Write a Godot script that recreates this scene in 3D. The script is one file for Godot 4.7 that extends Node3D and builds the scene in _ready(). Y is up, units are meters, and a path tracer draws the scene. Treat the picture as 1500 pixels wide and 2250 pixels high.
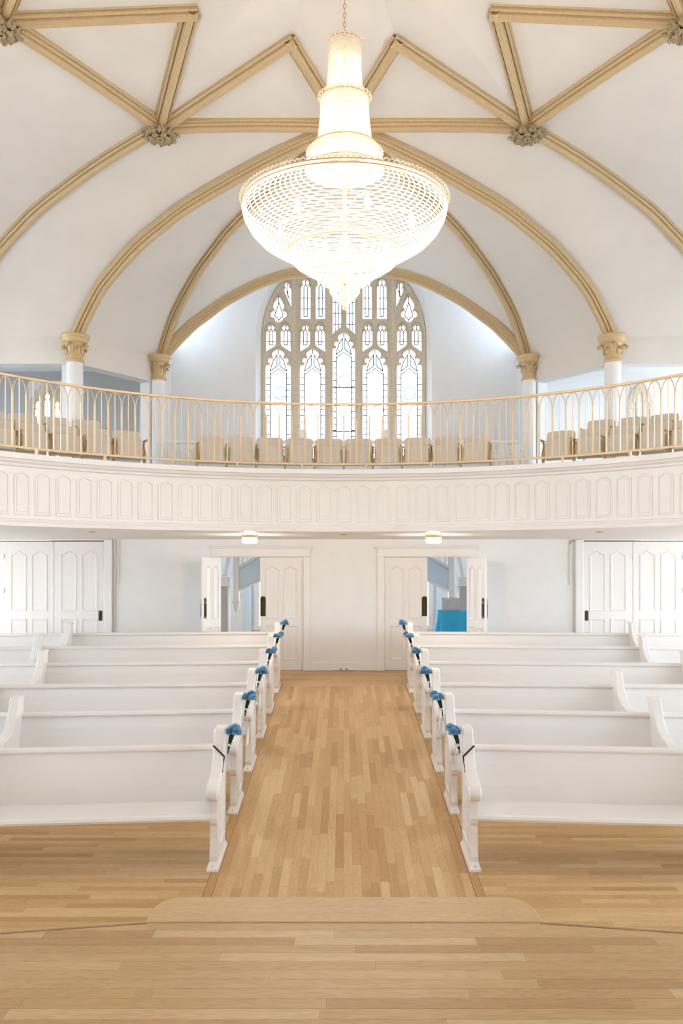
extends Node3D
# A church hall seen from its stage: raked timber floor, white pews, curved balcony, ribbed vault, crystal chandelier.
# World: y up, metres, the camera stands at x = 0, z = 0 and looks towards -z; "d" below is the distance from it along -z.

const CY := 2.65            # height of the camera
const SLOPE := 0.0728       # rake of the hall floor
const ARC_D := 7.09         # centre of the balcony's curve
const ARC_R := 4.79         # radius of the balcony front
const BALC_Y := 3.81        # balcony floor
const SOFFIT_Y := 3.09      # underside of the balcony
const WALL_D := 15.56       # back wall under the balcony
const CAP_Y := 6.16         # top of the capitals
const OPEN_Y := 5.75        # head of the gallery openings
const SIDE_X := 8.5         # side walls

var M := {}
var taken := {}
var rng := RandomNumberGenerator.new()

func V(x: float, y: float, d: float) -> Vector3:
	return Vector3(x, y, -d)

func floor_y(d: float) -> float:
	return CY - 3.0 + SLOPE * d

# ---------------------------------------------------------------- mesh helpers
class Geo:
	var st := SurfaceTool.new()
	func _init() -> void:
		st.begin(Mesh.PRIMITIVE_TRIANGLES)
		st.set_smooth_group(-1)
	func smooth(on: bool) -> void:
		st.set_smooth_group(1 if on else -1)
	func tri(a: Vector3, b: Vector3, c: Vector3) -> void:
		st.add_vertex(a)
		st.add_vertex(b)
		st.add_vertex(c)
	func quad(a: Vector3, b: Vector3, c: Vector3, d: Vector3) -> void:
		tri(a, b, c)
		tri(a, c, d)
	func uvquad(p: Array, u: Array) -> void:
		for k in [0, 1, 2, 0, 2, 3]:
			st.set_uv(u[k])
			st.add_vertex(p[k])
	func box(c: Vector3, s: Vector3, b := Basis()) -> void:
		var h := s * 0.5
		var p := []
		for i in 8:
			p.append(c + b * Vector3(h.x if i & 1 else -h.x, h.y if i & 2 else -h.y, h.z if i & 4 else -h.z))
		quad(p[0], p[1], p[3], p[2])
		quad(p[5], p[4], p[6], p[7])
		quad(p[4], p[0], p[2], p[6])
		quad(p[1], p[5], p[7], p[3])
		quad(p[2], p[3], p[7], p[6])
		quad(p[4], p[5], p[1], p[0])
	func span(a: Vector3, b: Vector3) -> void:
		box((a + b) * 0.5, (b - a).abs())
	# a box whose edges are cut by c
	func soft_box(ctr: Vector3, s: Vector3, c: float, b := Basis()) -> void:
		var h := s * 0.5
		c = minf(c, minf(h.x, minf(h.y, h.z)) * 0.9)
		var poly := PackedVector2Array([Vector2(-h.x + c, -h.y), Vector2(h.x - c, -h.y), Vector2(h.x, -h.y + c), Vector2(h.x, h.y - c), Vector2(h.x - c, h.y), Vector2(-h.x + c, h.y), Vector2(-h.x, h.y - c), Vector2(-h.x, -h.y + c)])
		var inner := PackedVector2Array()
		for q in poly:
			inner.append(Vector2(q.x * (h.x - c) / h.x, q.y * (h.y - c) / h.y))
		var t := Transform3D(b, ctr)
		loops([[inner, -h.z], [poly, -h.z + c], [poly, h.z - c], [inner, h.z]], t)
	# rings of 2D outlines at heights z, joined, both ends closed (convex outlines)
	func loops(list: Array, t := Transform3D(), closed_ends := true) -> void:
		for k in list.size() - 1:
			var a: PackedVector2Array = list[k][0]
			var b: PackedVector2Array = list[k + 1][0]
			var n := a.size()
			for i in n:
				var j := (i + 1) % n
				quad(t * Vector3(a[i].x, a[i].y, list[k][1]), t * Vector3(a[j].x, a[j].y, list[k][1]), t * Vector3(b[j].x, b[j].y, list[k + 1][1]), t * Vector3(b[i].x, b[i].y, list[k + 1][1]))
		if closed_ends:
			for e in [list[0], list[-1]]:
				var o: PackedVector2Array = e[0]
				for i in range(1, o.size() - 1):
					tri(t * Vector3(o[0].x, o[0].y, e[1]), t * Vector3(o[i].x, o[i].y, e[1]), t * Vector3(o[i + 1].x, o[i + 1].y, e[1]))
	# any simple outline in xy pushed from z0 to z1
	func extrude(poly: PackedVector2Array, z0: float, z1: float, t := Transform3D()) -> void:
		var n := poly.size()
		for i in n:
			var j := (i + 1) % n
			quad(t * Vector3(poly[i].x, poly[i].y, z0), t * Vector3(poly[j].x, poly[j].y, z0), t * Vector3(poly[j].x, poly[j].y, z1), t * Vector3(poly[i].x, poly[i].y, z1))
		var ix := Geometry2D.triangulate_polygon(poly)
		for z in [z0, z1]:
			for k in range(0, ix.size(), 3):
				tri(t * Vector3(poly[ix[k]].x, poly[ix[k]].y, z), t * Vector3(poly[ix[k + 1]].x, poly[ix[k + 1]].y, z), t * Vector3(poly[ix[k + 2]].x, poly[ix[k + 2]].y, z))
	# profile of (radius, height) turned round y
	func lathe(prof: Array, seg: int, t := Transform3D(), soft := true) -> void:
		smooth(soft)
		for i in seg:
			var a0 := TAU * i / seg
			var a1 := TAU * (i + 1) / seg
			for k in prof.size() - 1:
				var p: Vector2 = prof[k]
				var q: Vector2 = prof[k + 1]
				quad(t * Vector3(p.x * cos(a0), p.y, p.x * sin(a0)), t * Vector3(p.x * cos(a1), p.y, p.x * sin(a1)), t * Vector3(q.x * cos(a1), q.y, q.x * sin(a1)), t * Vector3(q.x * cos(a0), q.y, q.x * sin(a0)))
		smooth(false)
	# grid of points [row][column]
	func grid(rows: Array, soft := true) -> void:
		smooth(soft)
		for i in rows.size() - 1:
			for j in rows[i].size() - 1:
				quad(rows[i][j], rows[i][j + 1], rows[i + 1][j + 1], rows[i + 1][j])
		smooth(false)
	# round bar along a path
	func tube(path: Array, r: float, seg := 6, r_end := -1.0) -> void:
		var rows := []
		var side := Vector3.ZERO
		for k in path.size():
			var a: Vector3 = path[maxi(k - 1, 0)]
			var b: Vector3 = path[mini(k + 1, path.size() - 1)]
			var tan := (b - a).normalized()
			if side == Vector3.ZERO:
				side = tan.cross(Vector3.UP if absf(tan.y) < 0.9 else Vector3.RIGHT).normalized()
			else:
				side = (side - tan * side.dot(tan)).normalized()
			var up := side.cross(tan)
			var rr := r if r_end < 0.0 else lerpf(r, r_end, float(k) / (path.size() - 1))
			var row := []
			for s in seg + 1:
				var an := TAU * s / seg
				row.append(path[k] + (side * cos(an) + up * sin(an)) * rr)
			rows.append(row)
		grid(rows)
		for row in [rows[0], rows[-1]]:
			for s in range(1, seg - 1):
				tri(row[0], row[s], row[s + 1])
	# flat profile (x across, y outwards) carried along a path with a given sideways direction at each point
	func sweep(prof: Array, path: Array, sides: Array, outs: Array, soft := false) -> void:
		var rows := []
		for k in path.size():
			var row := []
			for p in prof:
				row.append(path[k] + sides[k] * p.x + outs[k] * p.y)
			rows.append(row)
		if soft:
			grid(rows)
		else:
			# smooth along the path, creased across it
			for j in prof.size() - 1:
				st.set_smooth_group(2 + j)
				for i in rows.size() - 1:
					quad(rows[i][j], rows[i][j + 1], rows[i + 1][j + 1], rows[i + 1][j])
			smooth(false)
	func done() -> ArrayMesh:
		st.generate_normals()
		return st.commit()

func inset(poly: PackedVector2Array, by: float) -> PackedVector2Array:
	var out := PackedVector2Array()
	var n := poly.size()
	var area := 0.0
	for i in n:
		area += poly[i].cross(poly[(i + 1) % n])
	var sgn := 1.0 if area > 0.0 else -1.0
	for i in n:
		var a := poly[(i + n - 1) % n]
		var b := poly[i]
		var c := poly[(i + 1) % n]
		var n1 := (b - a).normalized().orthogonal() * -sgn
		var n2 := (c - b).normalized().orthogonal() * -sgn
		var m := (n1 + n2).normalized()
		out.append(b + m * (by / maxf(0.35, m.dot(n1))))
	return out

# raised moulding that runs round an outline lying in the xy plane
func bead(g: Geo, poly: PackedVector2Array, wide: float, high: float, t := Transform3D()) -> void:
	g.loops([[poly, 0.0], [inset(poly, wide * 0.25), high], [inset(poly, wide * 0.6), high * 0.85], [inset(poly, wide), 0.0]], t, false)

func numbered(called: String) -> String:
	var n: int = taken.get(called, 0)
	taken[called] = n + 1
	return called if n == 0 else "%s_%03d" % [called, n]

func thing(called: String, label: String, category: String, group := "", at := Vector3.ZERO) -> Node3D:
	var o := Node3D.new()
	o.name = numbered(called)
	add_child(o)
	o.position = at
	o.set_meta("label", label)
	o.set_meta("category", category)
	if group != "":
		o.set_meta("group", group)
	return o

func setting(called: String, label: String, at := Vector3.ZERO) -> Node3D:
	var o := Node3D.new()
	o.name = called
	add_child(o)
	o.position = at
	o.set_meta("kind", "structure")
	o.set_meta("label", label)
	o.set_meta("category", called.split("_")[0])
	return o

func part(parent: Node, called: String, mesh: Mesh, mat: Material, xf := Transform3D(), label := "") -> MeshInstance3D:
	var o := MeshInstance3D.new()
	o.name = called
	o.mesh = mesh
	o.material_override = mat
	o.transform = xf
	if label != "":
		o.set_meta("label", label)
	parent.add_child(o, true)
	return o

func stuff(o: Node) -> Node:
	o.set_meta("kind", "stuff")
	return o

# ---------------------------------------------------------------- materials
func paint(c: Color, rough := 0.6, spec := 0.4) -> StandardMaterial3D:
	var m := StandardMaterial3D.new()
	m.albedo_color = c
	m.roughness = rough
	m.metallic_specular = spec
	return m

func noise_tex(freq: float, lo: Color, hi: Color, seed_: int, octaves := 4) -> NoiseTexture2D:
	var n := FastNoiseLite.new()
	n.seed = seed_
	n.frequency = freq
	n.fractal_octaves = octaves
	var t := NoiseTexture2D.new()
	t.width = 256
	t.height = 256
	t.seamless = true
	t.noise = n
	var g := Gradient.new()
	g.set_color(0, lo)
	g.set_color(1, hi)
	t.color_ramp = g
	return t

func grain_image(seed_: int) -> ImageTexture:
	# oak: long fibres along u, soft cathedral bands, a few knots
	var w := 512
	var h := 256
	var im := Image.create(w, h, false, Image.FORMAT_RGB8)
	var fine := FastNoiseLite.new()
	fine.seed = seed_
	fine.frequency = 0.05
	fine.fractal_octaves = 3
	var bands := FastNoiseLite.new()
	bands.seed = seed_ + 7
	bands.frequency = 0.012
	for y in h:
		for x in w:
			var b := bands.get_noise_2d(x * 0.35, y * 1.6)
			var ring := sin(b * 26.0) * 0.5 + 0.5
			var f := fine.get_noise_2d(x * 0.22, y * 7.0)
			var v := 0.93 + 0.045 * f - 0.06 * ring * ring + 0.03 * b
			im.set_pixel(x, y, Color(clampf(v + 0.02, 0, 1), clampf(v, 0, 1), clampf(v - 0.025 - 0.02 * ring, 0, 1)))
	return ImageTexture.create_from_image(im)

func wood(c: Color, tex: Texture2D) -> StandardMaterial3D:
	var m := paint(c, 0.42, 0.42)
	m.albedo_texture = tex
	return m

func make_materials() -> void:
	M.wall = paint(Color(0.95, 0.95, 0.948), 0.75, 0.3)
	M.wall.albedo_texture = noise_tex(0.02, Color(0.985, 0.985, 0.985), Color(1, 1, 1), 3)
	M.wall.uv1_triplanar = true
	M.wall.uv1_world_triplanar = true
	M.wall.uv1_scale = Vector3.ONE * 0.5
	M.vault = paint(Color(0.91, 0.89, 0.862), 0.85, 0.25)
	M.vault.albedo_texture = noise_tex(0.015, Color(0.975, 0.97, 0.965), Color(1, 1, 1), 5)
	M.vault.uv1_triplanar = true
	M.vault.uv1_world_triplanar = true
	M.vault.uv1_scale = Vector3.ONE * 0.35
	M.trim = paint(Color(0.945, 0.937, 0.928), 0.45, 0.45)
	M.pew = paint(Color(0.935, 0.92, 0.90), 0.38, 0.45)
	M.seat = paint(Color(0.87, 0.82, 0.755), 0.55, 0.4)
	M.gold = paint(Color(0.84, 0.745, 0.585), 0.45, 0.5)
	M.gold.metallic = 0.1
	M.gold.albedo_texture = noise_tex(0.03, Color(0.92, 0.91, 0.89), Color(1, 1, 1), 9)
	M.gold.uv1_triplanar = true
	M.gold.uv1_world_triplanar = true
	M.gold.uv1_scale = Vector3(2.2, 2.2, 2.2)
	M.boss = paint(Color(0.82, 0.745, 0.61), 0.6, 0.4)
	M.boss.albedo_texture = noise_tex(0.06, Color(0.72, 0.70, 0.66), Color(1, 1, 1), 11)
	M.boss.uv1_triplanar = true
	M.boss.uv1_scale = Vector3.ONE * 3.0
	M.capital = paint(Color(0.90, 0.80, 0.63), 0.42, 0.5)
	M.capital.metallic = 0.1
	M.capital.albedo_texture = noise_tex(0.05, Color(0.88, 0.85, 0.80), Color(1, 1, 1), 13)
	M.capital.uv1_triplanar = true
	M.capital.uv1_scale = Vector3.ONE * 2.5
	M.rail = paint(Color(0.87, 0.765, 0.61), 0.4, 0.5)
	M.rail.metallic = 0.15
	M.iron = paint(Color(0.76, 0.63, 0.43), 0.42, 0.5)
	M.iron.metallic = 0.15
	M.stone = paint(Color(0.92, 0.875, 0.80), 0.8, 0.3)
	M.stone.albedo_texture = noise_tex(0.05, Color(0.88, 0.87, 0.85), Color(1, 1, 1), 17)
	M.stone.uv1_triplanar = true
	M.stone.uv1_scale = Vector3.ONE * 1.5
	M.lead = paint(Color(0.30, 0.30, 0.30), 0.6)
	M.glass = paint(Color(0.97, 0.99, 1.0, 0.08), 0.05, 0.5)
	M.glass.transparency = BaseMaterial3D.TRANSPARENCY_ALPHA
	M.leaded = paint(Color(0.97, 0.985, 1.0, 0.3), 0.05, 0.4)
	M.leaded.transparency = BaseMaterial3D.TRANSPARENCY_ALPHA
	M.bronze = paint(Color(0.30, 0.24, 0.15), 0.4, 0.5)
	M.bronze.metallic = 0.6
	M.crystal = paint(Color(1.0, 0.975, 0.94), 0.12, 0.6)
	M.crystal.backlight_enabled = true
	M.crystal.backlight = Color(1.0, 0.98, 0.95)
	M.brass = paint(Color(0.87, 0.74, 0.56), 0.35, 0.5)
	M.brass.metallic = 0.4
	M.bulb = paint(Color(1, 0.96, 0.9))
	M.bulb.emission_enabled = true
	M.bulb.emission = Color(1.0, 0.93, 0.82)
	M.bulb.emission_energy_multiplier = 6.0
	M.lamp = paint(Color(1, 0.98, 0.95))
	M.lamp.emission_enabled = true
	M.lamp.emission = Color(1.0, 0.96, 0.9)
	M.lamp.emission_energy_multiplier = 1.6
	M.petals = []
	for c in [Color(0.60, 0.78, 0.90), Color(0.68, 0.84, 0.93), Color(0.52, 0.71, 0.86)]:
		var p := paint(c, 0.7, 0.3)
		p.backlight_enabled = true
		p.backlight = Color(0.2, 0.3, 0.4)
		M.petals.append(p)
	M.stem = paint(Color(0.16, 0.20, 0.18), 0.6)
	M.ribbon = paint(Color(0.95, 0.94, 0.92), 0.35, 0.5)
	M.ribbon.backlight_enabled = true
	M.ribbon.backlight = Color(0.3, 0.3, 0.3)
	M.strap = paint(Color(0.10, 0.05, 0.06), 0.4)
	M.cloth = paint(Color(0.22, 0.66, 0.84), 0.6, 0.35)
	M.cloth.rim_enabled = true
	M.cloth.rim = 0.3
	M.pale = paint(Color(0.84, 0.905, 0.955), 0.5, 0.4)
	M.dark = paint(Color(0.25, 0.22, 0.2), 0.6)
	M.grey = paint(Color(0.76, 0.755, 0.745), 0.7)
	M.planks = []
	var g1 := grain_image(21)
	var g2 := grain_image(58)
	for c in [Color(0.85, 0.71, 0.515), Color(0.82, 0.67, 0.47), Color(0.89, 0.765, 0.585), Color(0.835, 0.69, 0.49), Color(0.785, 0.63, 0.43), Color(0.875, 0.74, 0.55)]:
		M.planks.append(wood(c, g1 if M.planks.size() % 2 else g2))
	M.step = wood(Color(0.87, 0.735, 0.55), g1)
	M.step.uv1_triplanar = true
	M.step.uv1_world_triplanar = true
	M.step.uv1_scale = Vector3(0.7, 3.0, 3.0)
	M.subfloor = paint(Color(0.85, 0.71, 0.515), 0.6)

# ---------------------------------------------------------------- scene
func _ready() -> void:
	rng.seed = 4711
	# camera: level, with a rising lens
	var cam := Camera3D.new()
	cam.name = "camera"
	cam.position = Vector3(0, CY, 0)
	cam.near = 0.1
	cam.far = 200.0
	cam.set_frustum(2250.0 / 1950.0 * 0.1, Vector2(-5.0 / 1950.0 * 0.1, 115.0 / 1950.0 * 0.1), 0.1, 200.0)
	add_child(cam)
	cam.current = true
	# overcast daylight
	var env := Environment.new()
	env.background_mode = Environment.BG_SKY
	var sm := ProceduralSkyMaterial.new()
	sm.sky_top_color = Color(0.82, 0.90, 1.0)
	sm.sky_horizon_color = Color(0.91, 0.955, 1.0)
	sm.ground_bottom_color = Color(0.70, 0.72, 0.74)
	sm.ground_horizon_color = Color(0.88, 0.91, 0.94)
	sm.sky_energy_multiplier = 1.0
	var sky := Sky.new()
	sky.sky_material = sm
	env.sky = sky
	env.background_energy_multiplier = SKY_ENERGY
	env.tonemap_mode = Environment.TONE_MAPPER_LINEAR
	env.tonemap_exposure = EXPOSURE
	env.sdfgi_enabled = true
	env.ssao_enabled = true
	env.ssil_enabled = true
	var we := WorldEnvironment.new()
	we.name = "surroundings"
	we.environment = env
	add_child(we)
	make_materials()
	build_floors()
	build_shell()
	build_vault()
	build_balcony()
	build_back_wall()
	build_foyer()
	build_great_window()
	build_chandelier()
	build_pews()
	build_seats()
	build_small_things()

const SKY_ENERGY := 14.0
const EXPOSURE := 1.11
const BULB_ENERGY := 0.5

# ---------------------------------------------------------------- floors
var plank_meshes := []
const PW := 0.0714

func make_plank_meshes() -> void:
	for k in 6:
		var g := Geo.new()
		var c := 0.0009
		var h := PW * 0.5 - 0.0001
		var v0 := k * 0.163
		var u0 := k * 0.37
		var us := 0.55
		var top := [Vector3(-0.5 + c, 0, -h + c), Vector3(0.5 - c, 0, -h + c), Vector3(0.5 - c, 0, h - c), Vector3(-0.5 + c, 0, h - c)]
		var low := [Vector3(-0.5, -c, -h), Vector3(0.5, -c, -h), Vector3(0.5, -c, h), Vector3(-0.5, -c, h)]
		var uv := [Vector2(u0, v0), Vector2(u0 + us, v0), Vector2(u0 + us, v0 + 0.2), Vector2(u0, v0 + 0.2)]
		g.uvquad(top, uv)
		for i in 4:
			var j := (i + 1) % 4
			g.uvquad([low[i], low[j], top[j], top[i]], [uv[i], uv[j], uv[j], uv[i]])
			g.uvquad([low[i] + Vector3(0, -0.017, 0), low[j] + Vector3(0, -0.017, 0), low[j], low[i]], [uv[i], uv[j], uv[j], uv[i]])
		plank_meshes.append(g.done())

# planks in a strip from a to b (both along the plank) at cross position c; along = 0: they run in x, 1: in z
func strip(parent: Node, a: float, b: float, c: float, along: int, lo := 0.45, hi := 1.25) -> void:
	var at := a - rng.randf() * lo
	while at < b - 0.02:
		var n := minf(b, at + rng.randf_range(lo, hi))
		if b - n < 0.16:
			n = b
		var s := maxf(at, a)
		var l := n - s
		if l > 0.01:
			var ba := Basis(Vector3(l, 0, 0), Vector3.UP, Vector3(0, 0, 1))
			var p := Vector3((s + n) * 0.5, 0.0, -c)
			if along == 1:
				ba = Basis(Vector3(0, 0, -l), Vector3.UP, Vector3(1, 0, 0))
				p = Vector3(c, 0.0, -(s + n) * 0.5)
			if rng.randf() < 0.5:
				ba = ba * Basis(Vector3.UP, PI)
			part(parent, "plank", plank_meshes[rng.randi() % 6], M.planks[rng.randi() % 6], Transform3D(ba, p))
		at = n

# the same planks where they are too far or too hidden to be told apart: one mesh per tone
func far_strips(parent: Node, x0: float, x1: float, d0: float, d1: float, called: String) -> void:
	var geos := [Geo.new(), Geo.new(), Geo.new()]
	var c := d0 + PW * 0.5
	while c < d1:
		var at := x0 - rng.randf()
		while at < x1:
			var n := minf(x1, at + rng.randf_range(0.6, 1.3))
			var s := maxf(at, x0)
			if n - s > 0.02:
				var g: Geo = geos[rng.randi() % 3]
				var v := rng.randf()
				var h := PW * 0.5 - 0.0006
				g.uvquad([Vector3(s + 0.0006, 0, -c - h), Vector3(n - 0.0006, 0, -c - h), Vector3(n - 0.0006, 0, -c + h), Vector3(s + 0.0006, 0, -c + h)], [Vector2(v, v), Vector2(v + 0.55, v), Vector2(v + 0.55, v + 0.2), Vector2(v, v + 0.2)])
			at = n
		c += PW
	for k in 3:
		stuff(part(parent, called, geos[k].done(), M.planks[[0, 1, 5][k]]))

func sloped(called: String, label: String) -> Node3D:
	var o := setting(called, label, Vector3(0, floor_y(0), 0))
	o.rotation.x = atan(SLOPE)
	return o

func build_floors() -> void:
	make_plank_meshes()
	var k := 1.0 / cos(atan(SLOPE))
	# aisle: boards run away from the stage
	var aisle := sloped("floor_aisle", "oak strip floor of the aisle between the two blocks of pews")
	var g := Geo.new()
	g.span(Vector3(-1.075, -0.12, -4.3 * k), Vector3(1.075, -0.0185, -(WALL_D + 0.2) * k))
	part(aisle, "underlay", g.done(), M.subfloor)
	for i in 28:
		strip(aisle, 6.35 * k, 14.28 * k, -1.0 + PW * (i + 0.5), 1, 0.5, 1.3)
	var near := far_geo_long(aisle, -1.0, 28, 4.35 * k, 6.35 * k)
	near.name = "near_planks"
	for s in [-1.0, 1.0]:
		var b := Geo.new()
		b.soft_box(Vector3(s * 1.036, -0.0092, -9.3 * k), Vector3(0.068, 0.0185, 9.95 * k), 0.0016)
		part(aisle, "border_board", b.done(), M.planks[4])
	g = Geo.new()
	g.soft_box(Vector3(0, -0.009, -14.33 * k), Vector3(2.0, 0.0185, 0.09), 0.0016)
	part(aisle, "border_board", g.done(), M.planks[2])
	far_strips(aisle, -1.07, 1.07, 14.38 * k, (WALL_D - 0.01) * k, "cross_planks")
	for side in [-1, 1]:
		var f := sloped("floor_left" if side < 0 else "floor_right", "oak strip floor under the pews beside the " + ("folding doors' dim end" if side < 0 else "folding doors' sunlit end"))
		g = Geo.new()
		g.span(Vector3(side * 1.075, -0.12, -3.6 * k), Vector3(side * (SIDE_X + 0.1), -0.0185, -(WALL_D + 0.2) * k))
		part(f, "underlay", g.done(), M.subfloor)
		var c := 5.6 * k + PW * 0.5
		while c < 8.0 * k:
			if side < 0:
				strip(f, -3.45, -1.072, c, 0, 0.5, 1.35)
			else:
				strip(f, 1.072, 3.45, c, 0, 0.5, 1.35)
			c += PW
		var a := 1.072 if side > 0 else -SIDE_X
		var b2 := SIDE_X if side > 0 else -1.072
		far_strips(f, a, b2, 3.7 * k, 5.6 * k, "front_planks")
		far_strips(f, a, b2, c - PW * 0.5, (WALL_D - 0.01) * k, "rear_planks")
		var a3 := 3.45 if side > 0 else -SIDE_X
		var b3 := SIDE_X if side > 0 else -3.45
		far_strips(f, a3, b3, 5.6 * k, c - PW * 0.5, "side_planks")
	# stage
	var stage := setting("floor_stage", "oak strip stage floor with a gently bowed front edge", Vector3(0, 1.15, 0))
	var outline := PackedVector2Array()
	for i in 83:
		var x := -SIDE_X + i * SIDE_X / 41.0
		outline.append(Vector2(x, stage_edge(x)))
	outline.append(Vector2(SIDE_X, -3.0))
	outline.append(Vector2(-SIDE_X, -3.0))
	var inner := PackedVector2Array()
	for q in outline:
		inner.append(Vector2(q.x, q.y - 0.03 if q.y > 0.0 else q.y))
	var laid := Transform3D(Basis(Vector3(1, 0, 0), Vector3(0, 0, -1), Vector3(0, 1, 0)), Vector3.ZERO)
	g = Geo.new()
	g.extrude(outline, -1.3, -0.03, laid)
	g.extrude(inner, -0.03, -0.003, laid)
	part(stage, "platform", g.done(), M.step)
	var d := 3.71 - PW * 0.5
	var n := 0
	while d > 2.55:
		var far := d + PW * 0.5
		var half := 1.9
		if far > stage_edge(1.9) - 0.03:
			half = 0.82 + (3.71 - far) / 0.18
		strip(stage, -half, half, d, 0, 0.6, 1.5)
		d -= PW
		n += 1
	far_strips(stage, -SIDE_X, -1.9, 2.6, 3.4, "side_planks")
	far_strips(stage, 1.9, SIDE_X, 2.6, 3.4, "side_planks")
	far_strips(stage, -SIDE_X, SIDE_X, -2.9, d + PW * 0.5, "rear_planks")
	# rounded nosing with an open joint behind it
	g = Geo.new()
	var line := []
	var sides := []
	var outs := []
	for q in outline:
		if q.y > 0.0:
			line.append(Vector3(q.x, 0.0, -q.y))
			sides.append(Vector3(0, 0, -1))
			outs.append(Vector3.UP)
	g.sweep([Vector2(-0.023, -0.03), Vector2(-0.023, -0.002), Vector2(-0.019, 0.002), Vector2(-0.008, 0.002), Vector2(0.0, -0.005), Vector2(0.002, -0.015), Vector2(0.0, -0.03)], line, sides, outs)
	part(stage, "nosing", g.done(), M.step)
	# steps from the stage down to the aisle
	var steps := thing("stage_steps", "wide oak steps with rounded corners leading from the stage to the aisle", "steps", "", V(0, 0, 3.6))
	for i in 5:
		var reach := 4.46 + 0.30 * i - 3.6
		var y := CY - 1.67 - 0.17 * i
		var w := 0.927 + 0.02 * i
		var r := 0.17
		var poly := PackedVector2Array([Vector2(-w, 0.0), Vector2(w, 0.0)])
		for q in 9:
			var an := q * PI / 16.0
			poly.append(Vector2(w - r * 0.75 + r * 0.75 * cos(an), reach - r + r * sin(an)))
		for q in 9:
			var an := PI / 2 + q * PI / 16.0
			poly.append(Vector2(-w + r * 0.75 + r * 0.75 * cos(an), reach - r + r * sin(an)))
		g = Geo.new()
		var t := Transform3D(Basis(Vector3(1, 0, 0), Vector3(0, 0, -1), Vector3(0, 1, 0)), Vector3(0, y, 0))
		g.loops([[poly, -0.04], [poly, -0.006], [inset(poly, 0.006), 0.0]], t)
		part(steps, "tread", g.done(), M.step)
		g = Geo.new()
		var base_y := floor_y(3.6 + reach) - 0.02
		g.extrude(inset(poly, 0.03), base_y - y, -0.04, t)
		part(steps, "riser", g.done(), M.step)

func far_geo_long(parent: Node, x0: float, count: int, a: float, b: float) -> Node:
	var g := Geo.new()
	for i in count:
		var x := x0 + PW * (i + 0.5)
		var v := rng.randf()
		var h := PW * 0.5 - 0.0006
		g.uvquad([Vector3(x - h, 0, -a), Vector3(x - h, 0, -b), Vector3(x + h, 0, -b), Vector3(x + h, 0, -a)], [Vector2(v, v), Vector2(v + 1.2, v), Vector2(v + 1.2, v + 0.2), Vector2(v, v + 0.2)])
	return stuff(part(parent, "near_planks", g.done(), M.planks[0]))

func stage_edge(x: float) -> float:
	var o := maxf(0.0, absf(x) - 0.82)
	return 3.74 - 0.18 * minf(o, 2.6) - 0.05 * maxf(0.0, o - 0.6) * minf(1.0, o)

# ---------------------------------------------------------------- shell
# a wall in the plane of u and y, with rectangular holes, as boxes of one mesh
func holed(g: Geo, u0: float, u1: float, y0: float, y1: float, holes: Array, to: Callable, thick: float) -> void:
	var us := [u0, u1]
	var ys := [y0, y1]
	for h in holes:
		us.append_array([h[0], h[1]])
		ys.append_array([h[2], h[3]])
	us.sort()
	ys.sort()
	for i in us.size() - 1:
		if us[i + 1] - us[i] < 0.001:
			continue
		for j in ys.size() - 1:
			if ys[j + 1] - ys[j] < 0.001:
				continue
			var mu: float = (us[i] + us[i + 1]) * 0.5
			var my: float = (ys[j] + ys[j + 1]) * 0.5
			var open := false
			for h in holes:
				if mu > h[0] and mu < h[1] and my > h[2] and my < h[3]:
					open = true
			if not open:
				g.span(to.call(us[i], ys[j], 0.0), to.call(us[i + 1], ys[j + 1], thick))

func plain_window(called: String, label: String, s: float, d0: float, d1: float, y0: float, y1: float) -> void:
	var o := setting(called, label, V(s * (SIDE_X + 0.12), 0, 0))
	var g := Geo.new()
	for e in [d0, d1]:
		g.box(Vector3(0, (y0 + y1) * 0.5, -e), Vector3(0.12, y1 - y0, 0.12))
	for e in [y0, y1]:
		g.box(Vector3(0, e, -(d0 + d1) * 0.5), Vector3(0.12, 0.12, d1 - d0))
	part(o, "window_frame", g.done(), M.stone)
	var n := int(round((d1 - d0) / 0.9))
	for i in n:
		var a := d0 + (d1 - d0) * i / n
		var b := d0 + (d1 - d0) * (i + 1) / n
		var p := Geo.new()
		p.span(Vector3(-0.004, y0, -a), Vector3(0.004, y1, -b))
		part(o, "pane", p.done(), M.glass)
		if i > 0:
			var m := Geo.new()
			m.box(Vector3(0, (y0 + y1) * 0.5, -a), Vector3(0.1, y1 - y0, 0.07))
			part(o, "mullion", m.done(), M.stone)

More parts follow.
